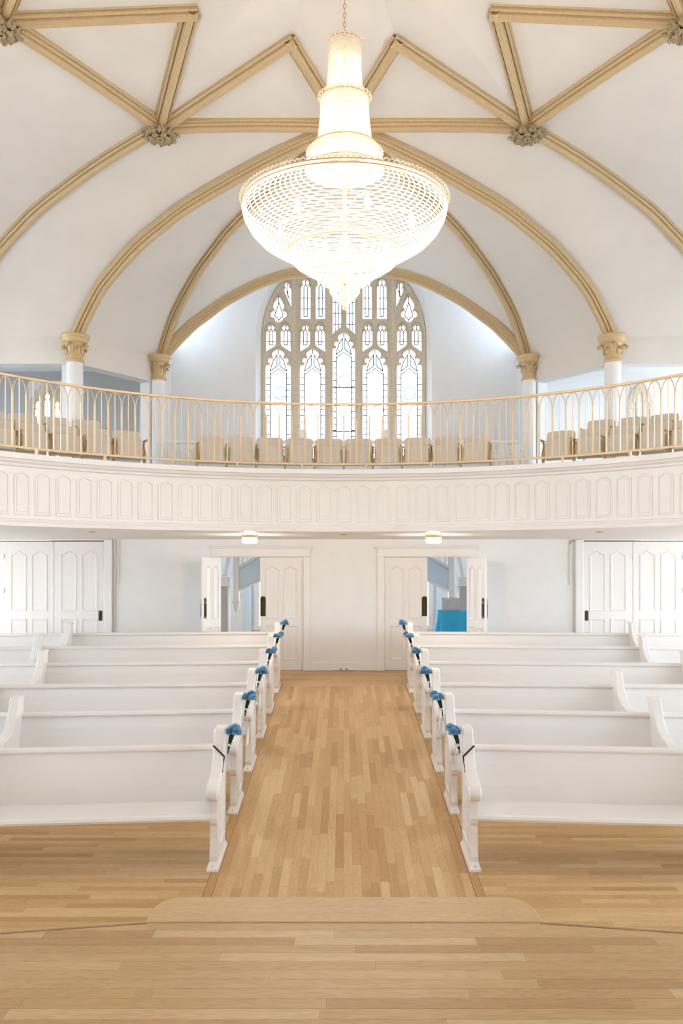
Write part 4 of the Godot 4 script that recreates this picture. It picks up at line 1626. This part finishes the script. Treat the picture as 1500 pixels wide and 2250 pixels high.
func crest(parent: Node, r: float, y: float, n: int, h: float) -> void:
	# scalloped loops of crystal that stand round a hoop
	var g := Geo.new()
	for k in n:
		var an := TAU * k / n
		var wide := PI * r / n
		var loop := []
		for q in 7:
			var a2 := PI * q / 6.0
			var side := cos(a2) * wide
			var up := sin(a2) * h
			loop.append(Vector3((r + 0.02 * up / h) * cos(an) - side * sin(an), y + up, (r + 0.02 * up / h) * sin(an) + side * cos(an)))
		g.tube(loop, 0.006, 5)
	part(parent, "crest", g.done(), M.crystal)

func build_chandelier() -> void:
	var o := thing("chandelier", "huge lit crystal bead chandelier hanging on a brass chain below the vault", "chandelier", "", V(0.008, 5.04, 8.2))
	var y0 := 5.04
	var bm := bead_mesh()
	# chain
	var g := Geo.new()
	var y := 7.47 - y0
	var k := 0
	while y < 9.02 - y0:
		var link := []
		for q in 11:
			var a := TAU * q / 10.0
			var v := Vector3(0.014 * cos(a), 0.028 * sin(a), 0)
			if k % 2:
				v = Vector3(0, v.y, v.x)
			link.append(v + Vector3(0, y, 0))
		g.tube(link, 0.004, 5)
		y += 0.042
		k += 1
	part(o, "chain", g.done(), M.brass)
	g = Geo.new()
	g.lathe([Vector2(0.0, 8.93 - y0), Vector2(0.03, 8.93 - y0), Vector2(0.09, 9.0 - y0), Vector2(0.10, 9.04 - y0), Vector2(0.0, 9.04 - y0)], 20)
	part(o, "ceiling_rose", g.done(), M.brass)
	# central tube and hoops
	g = Geo.new()
	g.lathe([Vector2(0.02, 0.2), Vector2(0.02, 7.46 - y0), Vector2(0.0, 7.47 - y0)], 10)
	part(o, "stem", g.done(), M.brass)
	var t1 := [Vector2(0.145, 2.40), Vector2(0.145, 2.30), Vector2(0.150, 2.15), Vector2(0.168, 1.92)]
	var t2 := [Vector2(0.215, 1.89), Vector2(0.218, 1.80), Vector2(0.23, 1.65), Vector2(0.255, 1.47)]
	var t3 := [Vector2(0.30, 1.45), Vector2(0.325, 1.40), Vector2(0.345, 1.35), Vector2(0.355, 1.26)]
	var x := []
	ring_rows(x, [Vector2(0.150, 2.42), Vector2(0.150, 2.27)], 0.021, 0.016, 0.0085)
	hanging_strands(x, t1, 0.0155, 0.017, 0.0085)
	bead_cloud(o, "top_tier_beads", bm, x)
	x = []
	ring_rows(x, [Vector2(0.222, 1.90), Vector2(0.22, 1.77)], 0.021, 0.016, 0.0085)
	hanging_strands(x, t2, 0.0155, 0.017, 0.0085)
	ring_rows(x, [Vector2(0.168, 1.94), Vector2(0.215, 1.90)], 0.02, 0.016, 0.0085)
	bead_cloud(o, "middle_tier_beads", bm, x)
	x = []
	hanging_strands(x, t3, 0.0155, 0.017, 0.009)
	ring_rows(x, t3, 0.022, 0.018, 0.009)
	bead_cloud(o, "lower_tier_beads", bm, x)
	# bowl in four steps
	var bowl := [
		[Vector2(0.935, 0.93), Vector2(0.946, 0.90), Vector2(0.925, 0.80), Vector2(0.87, 0.70), Vector2(0.78, 0.605), Vector2(0.66, 0.53), Vector2(0.53, 0.475)],
		[Vector2(0.53, 0.50), Vector2(0.525, 0.455), Vector2(0.46, 0.385), Vector2(0.37, 0.325), Vector2(0.29, 0.29)],
		[Vector2(0.29, 0.315), Vector2(0.285, 0.275), Vector2(0.22, 0.215), Vector2(0.14, 0.175)],
		[Vector2(0.14, 0.185), Vector2(0.138, 0.125), Vector2(0.095, 0.065), Vector2(0.03, 0.015), Vector2(0.012, 0.005)]]
	var names := ["outer_bowl_beads", "inner_bowl_beads", "lower_bowl_beads", "bottom_basket_beads"]
	for i in 4:
		x = []
		ring_rows(x, bowl[i], 0.0265 if i == 0 else 0.0235, 0.0185, 0.0080)
		bead_cloud(o, names[i], bm, x)
	# a second, thinner skin of strands inside the bowl
	x = []
	ring_rows(x, [Vector2(0.36, 1.24), Vector2(0.62, 1.10), Vector2(0.93, 0.94)], 0.05, 0.024, 0.009)
	bead_cloud(o, "canopy_beads", bm, x)
	for h in [[0.15, 2.43], [0.17, 1.925], [0.225, 1.905], [0.257, 1.465], [0.31, 1.455], [0.357, 1.25], [0.945, 0.935], [0.945, 0.90], [0.53, 0.49], [0.29, 0.305], [0.142, 0.19]]:
		hoop(o, h[0], h[1], 0.007)
	for c in [[0.15, 2.425, 22, 0.03], [0.228, 1.90, 30, 0.035], [0.335, 1.38, 40, 0.035], [0.945, 0.935, 120, 0.03]]:
		crest(o, c[0], c[1], c[2], c[3] * 0.7)
	# ribs of the bowl frame
	for i in 12:
		var an := TAU * i / 12.0
		var wire := []
		for p in bowl[0]:
			wire.append(Vector3((p.x - 0.012) * cos(an), p.y, (p.x - 0.012) * sin(an)))
		g = Geo.new()
		g.tube(wire, 0.0025, 5)
		part(o, "frame_wire", g.done(), M.brass)
	g = Geo.new()
	g.lathe([Vector2(0, -0.028), Vector2(0.02, -0.02), Vector2(0.028, 0.0), Vector2(0.02, 0.02), Vector2(0, 0.028)], 10, Transform3D(Basis(), Vector3(0, -0.02, 0)))
	part(o, "finial_ball", g.done(), M.crystal)
	# bulbs
	var bg := Geo.new()
	bg.lathe([Vector2(0, -0.05), Vector2(0.022, -0.042), Vector2(0.034, -0.015), Vector2(0.03, 0.015), Vector2(0.014, 0.045), Vector2(0.012, 0.07), Vector2(0, 0.07)], 12)
	var bulb := bg.done()
	var spots := []
	for i in 6:
		spots.append([Vector3(0.62 * cos(TAU * i / 6.0 + 0.2), 0.72, 0.62 * sin(TAU * i / 6.0 + 0.2)), 1.3])
	spots.append([Vector3(0.1, 0.42, 0.0), 1.2])
	spots.append([Vector3(0.075, 2.15, 0), 0.25])
	spots.append([Vector3(-0.1, 1.7, 0.02), 0.5])
	spots.append([Vector3(0, 1.36, 0.16), 0.5])
	for s in spots:
		var b := part(o, "bulb", bulb, M.bulb, Transform3D(Basis(), s[0]))
		var l := OmniLight3D.new()
		l.name = "bulb_light"
		l.light_color = Color(1.0, 0.945, 0.865)
		l.light_energy = BULB_ENERGY * s[1]
		l.light_size = 0.02
		l.omni_range = 40.0
		l.omni_attenuation = 2.0
		l.shadow_enabled = true
		b.add_child(l, true)
		# the cup that holds the bulb and the arm to the stem
		g = Geo.new()
		g.lathe([Vector2(0.0, 0.065), Vector2(0.016, 0.065), Vector2(0.018, 0.10), Vector2(0.0, 0.11)], 8, Transform3D(Basis(), s[0]))
		g.tube([s[0] + Vector3(0, 0.1, 0), Vector3(s[0].x * 0.5, s[0].y + 0.16, s[0].z * 0.5), Vector3(0, s[0].y + 0.13, 0)], 0.005, 5)
		part(o, "lamp_arm", g.done(), M.brass)

# ---------------------------------------------------------------- pews
const ROW_D := [7.15, 8.45, 9.77, 11.14, 12.45, 13.76]
const OUTER_L := [3.25, 3.24, 4.1, 3.9, 4.4, 4.36]
const OUTER_R := [3.25, 3.08, 3.13, 4.42, 4.31, 4.58]

# pew coordinates: x across, depth back from the front of the foot, height above the raked floor
func pp(x: float, depth: float, h: float) -> Vector3:
	return Vector3(x, h + SLOPE * depth, -depth)

func pew_extrude(g: Geo, prof: Array, x0: float, x1: float, k0: float, k1: float, soft := false) -> void:
	# the profile (depth, height) carried from x0 to x1; k: how far each end is pushed towards the stage
	var rows := [[], []]
	for p in prof + [prof[0]]:
		rows[0].append(pp(x0, p.x - k0, p.y) + Vector3(0, SLOPE * 0.0, 0))
		rows[1].append(pp(x1, p.x - k1, p.y))
	if soft:
		g.grid(rows)
	else:
		g.grid(rows, false)
	var poly := PackedVector2Array(prof)
	var ix := Geometry2D.triangulate_polygon(poly)
	for e in 2:
		for q in range(0, ix.size(), 3):
			g.tri(rows[e][ix[q]], rows[e][ix[q + 1]], rows[e][ix[q + 2]])

var end_meshes := {}

func pew_end_parts() -> void:
	# panel
	var outline := [Vector2(0.055, 0.045), Vector2(0.05, 0.10), Vector2(0.07, 0.16), Vector2(0.085, 0.24), Vector2(0.085, 0.34), Vector2(0.062, 0.37), Vector2(0.055, 0.41), Vector2(0.07, 0.45), Vector2(0.075, 0.57), Vector2(0.035, 0.575), Vector2(0.02, 0.60), Vector2(0.02, 0.64), Vector2(0.04, 0.68), Vector2(0.09, 0.70), Vector2(0.16, 0.715), Vector2(0.24, 0.745), Vector2(0.32, 0.80), Vector2(0.385, 0.88), Vector2(0.42, 0.97), Vector2(0.435, 1.02), Vector2(0.60, 1.02), Vector2(0.60, 0.90), Vector2(0.56, 0.55), Vector2(0.53, 0.20), Vector2(0.545, 0.10), Vector2(0.54, 0.045)]
	var g := Geo.new()
	pew_extrude(g, outline, -0.03, 0.03, 0, 0)
	end_meshes.panel = g.done()
	# cap along the top and the arm, with its scroll
	var line := [Vector2(0.60, 1.025), Vector2(0.53, 1.03), Vector2(0.45, 1.028), Vector2(0.43, 1.01), Vector2(0.42, 0.955), Vector2(0.38, 0.865), Vector2(0.315, 0.785), Vector2(0.24, 0.732), Vector2(0.16, 0.706), Vector2(0.085, 0.698), Vector2(0.035, 0.69), Vector2(0.0, 0.665), Vector2(-0.014, 0.63), Vector2(-0.008, 0.595), Vector2(0.02, 0.572), Vector2(0.055, 0.572)]
	var path := []
	var sides := []
	var outs := []
	for k in line.size():
		path.append(pp(0, line[k].x, line[k].y))
	for k in path.size():
		var t: Vector3 = (path[mini(k + 1, path.size() - 1)] - path[maxi(k - 1, 0)]).normalized()
		sides.append(Vector3.RIGHT)
		outs.append(t.cross(Vector3.RIGHT).normalized())
	g = Geo.new()
	var w := 0.045
	g.sweep([Vector2(-w, -0.014), Vector2(-w, 0.004), Vector2(-w + 0.006, 0.01), Vector2(w - 0.006, 0.01), Vector2(w, 0.004), Vector2(w, -0.014), Vector2(-w, -0.014)], path, sides, outs)
	g.lathe([Vector2(0, -0.052), Vector2(0.03, -0.052), Vector2(0.043, -0.046), Vector2(0.043, 0.046), Vector2(0.03, 0.052), Vector2(0, 0.052)], 16, Transform3D(Basis(Vector3.BACK, PI / 2), pp(0, 0.035, 0.63)))
	end_meshes.cap = g.done()
	# foot
	g = Geo.new()
	var rows := []
	var base := [[0.0, 0.0, 0.048], [0.0, 0.018, 0.048], [0.012, 0.03, 0.044], [0.045, 0.06, 0.034]]
	for b in base:
		var row := []
		for q in [[-1, 0], [1, 0], [1, 1], [-1, 1], [-1, 0]]:
			var depth: float = b[0] if q[1] == 0 else 0.565 - b[0]
			row.append(pp(q[0] * b[2], depth, b[1]))
		rows.append(row)
	g.grid(rows, false)
	g.quad(rows[3][0], rows[3][1], rows[3][2], rows[3][3])
	end_meshes.foot = g.done()
	g = Geo.new()
	g.lathe([Vector2(0, 0.004), Vector2(0.006, 0.003), Vector2(0.007, 0)], 8, Transform3D(Basis(), pp(0.0, 0.022, 0.037)))
	end_meshes.screw = g.done()
	# moulding that frames the sunk field on the outer face
	for s in [-1, 1]:
		g = Geo.new()
		var field := PackedVector2Array([Vector2(0.13, 0.14), Vector2(0.49, 0.14), Vector2(0.515, 0.55), Vector2(0.535, 0.85), Vector2(0.45, 0.85), Vector2(0.37, 0.74), Vector2(0.27, 0.66), Vector2(0.13, 0.62)])
		var a := field
		var b := inset(field, 0.006)
		var c := inset(field, 0.018)
		var d := inset(field, 0.024)
		var lo := [[a, 0.03], [b, 0.042], [c, 0.042], [d, 0.03]]
		for k in 3:
			for i in field.size():
				var j := (i + 1) % field.size()
				var p0: Vector2 = lo[k][0][i]
				var p1: Vector2 = lo[k][0][j]
				var p2: Vector2 = lo[k + 1][0][j]
				var p3: Vector2 = lo[k + 1][0][i]
				g.quad(pp(s * lo[k][1], p0.x, p0.y), pp(s * lo[k][1], p1.x, p1.y), pp(s * lo[k + 1][1], p2.x, p2.y), pp(s * lo[k + 1][1], p3.x, p3.y))
		end_meshes["field%d" % s] = g.done()

func pew_end(parent: Node, x: float, push: float, face: int) -> void:
	var e := part(parent, "end_panel", end_meshes.panel, M.pew, Transform3D(Basis(), Vector3(x, 0, push)))
	part(e, "arm_cap", end_meshes.cap, M.pew)
	part(e, "foot", end_meshes.foot, M.pew)
	part(e, "screw", end_meshes.screw, M.dark)
	part(e, "field_moulding", end_meshes["field%d" % face], M.pew)

func make_pew(label: String, group: String, d: float, xa: float, xb: float, tilt: float, push_a: float, aisle := true) -> void:
	# xa: end towards the aisle, xb: the other end
	var o := thing("church_pew", label, "pew", group, V(0, floor_y(d), d))
	var s := int(signf(xb - xa))
	var push_b := push_a + absf(xb - xa) * tilt
	var ia := xa + s * 0.03
	var ib := xb - s * 0.03
	var g := Geo.new()
	pew_extrude(g, [Vector2(0.075, 0.385), Vector2(0.055, 0.39), Vector2(0.046, 0.41), Vector2(0.055, 0.43), Vector2(0.085, 0.438), Vector2(0.25, 0.425), Vector2(0.47, 0.42), Vector2(0.47, 0.39), Vector2(0.10, 0.395)], ia, ib, push_a, push_b)
	part(o, "seat", g.done(), M.pew)
	g = Geo.new()
	pew_extrude(g, [Vector2(0.455, 0.40), Vector2(0.475, 0.55), Vector2(0.52, 0.72), Vector2(0.565, 0.845), Vector2(0.592, 0.845), Vector2(0.55, 0.72), Vector2(0.505, 0.55), Vector2(0.485, 0.40)], ia, ib, push_a, push_b)
	part(o, "backrest", g.done(), M.pew)
	g = Geo.new()
	pew_extrude(g, [Vector2(0.545, 0.83), Vector2(0.538, 0.845), Vector2(0.545, 0.862), Vector2(0.565, 0.87), Vector2(0.60, 0.87), Vector2(0.615, 0.858), Vector2(0.612, 0.838), Vector2(0.60, 0.83)], ia, ib, push_a, push_b)
	part(o, "top_rail", g.done(), M.pew)
	if aisle:
		pew_end(o, xa, push_a, -s)
	pew_end(o, xb, push_b, s)

func build_pews() -> void:
	pew_end_parts()
	var nth := ["first", "second", "third", "fourth", "fifth", "sixth"]
	for i in 6:
		var d: float = ROW_D[i]
		for s in [-1, 1]:
			var side := "blue-draped table doorway's" if s > 0 else "bare stair doorway's"
			var out: float = OUTER_R[i] if s > 0 else OUTER_L[i]
			var tilt := 0.07 if i < 2 else 0.045
			make_pew("white aisle pew, %s row from the stage, on the %s side" % [nth[i], side], "white pews in six rows", d, s * 1.06, s * out, tilt, 0.0)
			make_pew("white outer pew, %s row from the stage, on the %s side" % [nth[i], side], "white pews in six rows", d, s * (out + 0.03), s * 7.6, tilt, (out - 1.06) * tilt, false)
			bouquet(i, s, "blue carnation posy on the aisle pew end, %s row from stage, %s side" % [nth[i], side])

func bouquet(row: int, s: int, label: String) -> void:
	var d: float = ROW_D[row]
	var o := thing("flower_bouquet", label, "bouquet", "posies on the pew ends", V(s * 0.985, floor_y(d + 0.47) + 0.9, d + 0.47))
	var r2 := RandomNumberGenerator.new()
	r2.seed = 100 + row * 2 + s
	# heads: ruffled petals
	var heads := 4
	for h in heads:
		var ctr := Vector3(-s * (0.015 + 0.05 * (h % 2)) + r2.randf_range(-0.012, 0.012), 0.115, 0.03 * (h - 1))
		if h == 1:
			ctr.y = 0.14
		var g := Geo.new()
		for layer in 4:
			var n: int = [8, 8, 7, 4][layer]
			for k in n:
				var an := TAU * (k + layer * 0.37) / n + r2.randf_range(-0.25, 0.25)
				var lift: float = [-0.35, 0.2, 0.7, 1.2][layer] + r2.randf_range(-0.12, 0.12)
				var dirv := Vector3(cos(an) * cos(lift), sin(lift), sin(an) * cos(lift))
				var sidev := Vector3(-sin(an), 0, cos(an))
				var up := dirv.cross(sidev).normalized()
				var rows := []
				for q in 4:
					var t := q / 3.0
					var row_ := []
					for c in 6:
						var u := c / 2.5 - 1.0
						var wave := 0.008 * t * sin(u * 8.0 + an * 3.0)
						row_.append(ctr + dirv * (0.044 * t * (1.0 - 0.15 * u * u)) + sidev * (0.024 * u * (0.2 + 0.8 * t)) + up * wave)
					rows.append(row_)
				g.grid(rows)
		part(o, "bloom", g.done(), M.petals[(h + row) % 3])
	var g := Geo.new()
	var lean := -s * 0.035
	g.tube([Vector3(lean, 0.115, 0), Vector3(lean * 0.3, 0.03, 0), Vector3(s * 0.005, -0.04, 0.0)], 0.026, 7, 0.009)
	g.tube([Vector3(s * 0.005, -0.04, 0.0), Vector3(s * 0.008, -0.075, 0.004)], 0.006, 5)
	part(o, "stem_wrap", g.done(), M.stem)
	# ribbon: a bow and two tails
	g = Geo.new()
	var tails := 2 if row > 0 else 1
	for k in tails:
		var len_ := (0.30 + 0.08 * r2.randf()) if row > 0 else 0.2
		var wide := 0.022 if row > 0 else 0.006
		var rows := []
		for q in 8:
			var t := q / 7.0
			var zz := (0.03 + 0.05 * k) * t * (1 if k else -1) + 0.012 * sin(t * 7.0 + k)
			var c := Vector3(-s * (0.006 + 0.018 * sin(t * 2.5)), 0.0 - len_ * t, zz)
			var across := Vector3(0.3 * sin(t * 4.0 + row), 0.0, 1.0).normalized() * wide
			rows.append([c - across, c + across * (1.0 - 0.5 * t * t)])
		g.grid(rows)
	for k in [-1, 1]:
		var loop := []
		for q in 9:
			var a := TAU * q / 8.0
			var w := Vector3(-s * 0.012, 0.012 * sin(a), k * (0.03 - 0.03 * cos(a)))
			loop.append([w + Vector3(-0.012, 0, 0), w + Vector3(0.012, 0, 0)])
		g.grid(loop)
	part(o, "ribbon", g.done(), M.ribbon, Transform3D(), "white satin ribbon")
	if row == 0:
		# dark tape tied round the front pew end
		g = Geo.new()
		var pts := [Vector3(s * 0.122, 0.008, 0.094), Vector3(s * 0.021, -0.075, 0.139), Vector3(s * 0.036, -0.17, 0.139), Vector3(s * 0.038, -0.235, 0.139)]
		for k in 3:
			var a: Vector3 = pts[k]
			var b: Vector3 = pts[k + 1]
			var x := (b - a).normalized()
			var z := x.cross(Vector3.UP).normalized()
			g.box((a + b) / 2, Vector3((b - a).length(), 0.014 - 0.003 * k, 0.004), Basis(x, Vector3.BACK.cross(x), Vector3.BACK).orthonormalized())
		part(o, "tape", g.done(), M.strap, Transform3D(), "dark tape round the pew end")

# ---------------------------------------------------------------- balcony seats
var seat_mesh := {}

func make_seat_meshes() -> void:
	var g := Geo.new()
	# backrest: slightly hollow slab with rounded shoulders
	var w := 0.212
	var rows := []
	var outline := PackedVector2Array([Vector2(-w, 0.40), Vector2(w, 0.40), Vector2(w, 0.80), Vector2(w - 0.012, 0.83), Vector2(w - 0.04, 0.845), Vector2(0, 0.852), Vector2(-w + 0.04, 0.845), Vector2(-w + 0.012, 0.83), Vector2(-w, 0.80)])
	g.loops([[inset(outline, 0.008), -0.022], [outline, -0.014], [outline, 0.008], [inset(outline, 0.008), 0.016]], Transform3D(Basis(Vector3.RIGHT, -0.14), Vector3(0, 0.0, 0.0)))
	seat_mesh.back = g.done()
	g = Geo.new()
	w = 0.192
	outline = PackedVector2Array([Vector2(-w, 0.03), Vector2(-w + 0.02, 0.0), Vector2(w - 0.02, 0.0), Vector2(w, 0.03), Vector2(w, 0.23), Vector2(w - 0.012, 0.262), Vector2(w - 0.045, 0.28), Vector2(-w + 0.045, 0.28), Vector2(-w + 0.012, 0.262), Vector2(-w, 0.23)])
	g.loops([[inset(outline, 0.012), -0.03], [outline, -0.02], [outline, 0.016], [inset(outline, 0.012), 0.026]], Transform3D(Basis(Vector3.RIGHT, -0.10), Vector3(0, 0.42, 0.09)))
	seat_mesh.pan = g.done()
	# cast standard between two seats
	g = Geo.new()
	g.soft_box(Vector3(0, 0.30, 0.02), Vector3(0.026, 0.60, 0.05), 0.008)
	g.tube([Vector3(0, 0.58, 0.0), Vector3(0, 0.655, 0.02), Vector3(0, 0.675, 0.10), Vector3(0, 0.668, 0.20)], 0.014, 6)
	g.soft_box(Vector3(0, 0.68, 0.10), Vector3(0.038, 0.022, 0.22), 0.008)
	g.soft_box(Vector3(0, 0.015, 0.05), Vector3(0.06, 0.03, 0.26), 0.008)
	g.tube([Vector3(0, 0.60, 0.02), Vector3(0, 0.5, 0.10), Vector3(0, 0.40, 0.11), Vector3(0, 0.3, 0.06)], 0.011, 6)
	seat_mesh.standard = g.done()
	for s in [-1, 1]:
		g = Geo.new()
		g.tube([Vector3(s * 0.182, 0.64, 0.085), Vector3(s * 0.186, 0.56, 0.115), Vector3(s * 0.196, 0.48, 0.13), Vector3(s * 0.214, 0.44, 0.11)], 0.009, 6)
		g.tube([Vector3(s * 0.214, 0.44, 0.11), Vector3(s * 0.196, 0.405, 0.12), Vector3(s * 0.178, 0.395, 0.125), Vector3(s * 0.17, 0.405, 0.125), Vector3(s * 0.172, 0.418, 0.125)], 0.009, 6)
		for p in [Vector3(s * 0.182, 0.635, 0.098), Vector3(s * 0.175, 0.405, 0.134)]:
			g.lathe([Vector2(0, 0.004), Vector2(0.007, 0.003), Vector2(0.008, 0)], 8, Transform3D(Basis(Vector3.RIGHT, PI / 2), p))
		seat_mesh["hinge%d" % s] = g.done()

func theatre_seat(phi: float, r: float, y: float, label: String, group: String, last: bool) -> void:
	var o := thing("theatre_seat", label, "seat", group)
	o.transform = arc_frame(r, phi, y)
	part(o, "backrest", seat_mesh.back, M.seat)
	part(o, "seat_pan", seat_mesh.pan, M.seat)
	part(o, "hinge_arm", seat_mesh["hinge-1"], M.iron)
	part(o, "hinge_arm", seat_mesh["hinge1"], M.iron)
	part(o, "standard", seat_mesh.standard, M.iron, Transform3D(Basis(), Vector3(-0.23, 0, 0)), "gilded cast-iron standard")
	if last:
		part(o, "standard", seat_mesh.standard, M.iron, Transform3D(Basis(), Vector3(0.23, 0, 0)), "gilded cast-iron standard")

const ORD := ["first", "second", "third", "fourth", "fifth", "sixth", "seventh", "eighth", "ninth", "tenth"]

func build_seats() -> void:
	make_seat_meshes()
	var step := 0.46 / 6.9
	for k in 10:
		theatre_seat((k - 4.5) * step, 6.9, BALC_Y, "cream folding seat, %s from the dim side room in the balcony's middle row" % ORD[k], "middle balcony seats", k == 9)
	for s in [-1, 1]:
		var word := "dim" if s < 0 else "sunlit"
		for k in 6:
			var last := k == 0 if s < 0 else k == 5
			theatre_seat(s * (0.483 + step * k), 6.9, BALC_Y, "cream folding seat, %s from the great window in the front row, %s side" % [ORD[k], word], "front balcony seats, %s side" % word, last)
		for k in 5:
			theatre_seat(s * (0.548 + 0.0622 * k), 7.42, BALC_Y + 0.2, "cream folding seat, %s from the great window in the raised rear row, %s side" % [ORD[k], word], "rear balcony seats, %s side" % word, k == 0 if s < 0 else k == 4)

# ---------------------------------------------------------------- lamps and fittings
func drum_lamp(at: Vector3, r: float, h: float, label: String, energy: float) -> void:
	var o := thing("ceiling_lamp", label, "lamp", "", at)
	var g := Geo.new()
	g.lathe([Vector2(0, 0), Vector2(r * 1.04, 0), Vector2(r * 1.06, -h * 0.12), Vector2(r * 1.0, -h * 0.3), Vector2(0, -h * 0.3)], 28)
	part(o, "rim", g.done(), M.brass, Transform3D(), "brass rim")
	g = Geo.new()
	g.lathe([Vector2(r * 0.97, -h * 0.3), Vector2(r * 0.98, -h * 0.8), Vector2(r * 0.92, -h * 0.97), Vector2(r * 0.1, -h), Vector2(0, -h)], 28)
	part(o, "glass_shade", g.done(), M.lamp, Transform3D(), "glowing white glass drum")
	g = Geo.new()
	g.lathe([Vector2(0, -h * 1.08), Vector2(0.008, -h * 1.05), Vector2(0.01, -h)], 8)
	part(o, "finial", g.done(), M.brass)
	var l := OmniLight3D.new()
	l.name = "lamp_light"
	l.light_color = Color(1.0, 0.93, 0.84)
	l.light_energy = energy
	l.light_size = r * 0.5
	l.omni_range = 30.0
	l.omni_attenuation = 2.0
	l.shadow_enabled = true
	l.position = Vector3(0, -h * 0.6, 0)
	o.add_child(l)

func build_small_things() -> void:
	drum_lamp(V(-1.40, SOFFIT_Y, 13.2), 0.118, 0.13, "lit drum ceiling lamp under the balcony before the bare stair's doorway", 1.0)
	drum_lamp(V(1.335, SOFFIT_Y, 13.2), 0.118, 0.13, "lit drum ceiling lamp under the balcony before the blue-draped table's doorway", 1.0)
	var o := thing("ceiling_fixture", "unlit white drum fixture on the ceiling of the sunlit side room", "lamp", "", V(5.05, 6.28, 15.2))
	var g := Geo.new()
	g.lathe([Vector2(0, 0), Vector2(0.16, 0), Vector2(0.16, -0.1), Vector2(0.13, -0.16), Vector2(0, -0.17)], 24)
	part(o, "drum", g.done(), M.trim)
	g = Geo.new()
	g.lathe([Vector2(0.165, -0.005), Vector2(0.175, -0.02), Vector2(0.165, -0.035)], 24)
	part(o, "band", g.done(), M.trim)
	for x in [[-3.4, 12.0, "near the dimmer folding doors"], [0.0, 13.0, "between the two drum lamps"], [3.45, 12.0, "near the sunlit folding doors"]]:
		var p := thing("soffit_vent", "tiny round brass plate in the balcony underside " + x[2], "vent", "plates in the balcony underside", V(x[0], SOFFIT_Y, x[1]))
		g = Geo.new()
		g.lathe([Vector2(0, -0.008), Vector2(0.05, -0.008), Vector2(0.06, 0.0)], 16)
		part(p, "plate", g.done(), M.iron)
		g = Geo.new()
		g.lathe([Vector2(0, -0.014), Vector2(0.02, -0.012), Vector2(0.024, -0.008)], 12)
		part(p, "nozzle", g.done(), M.brass)
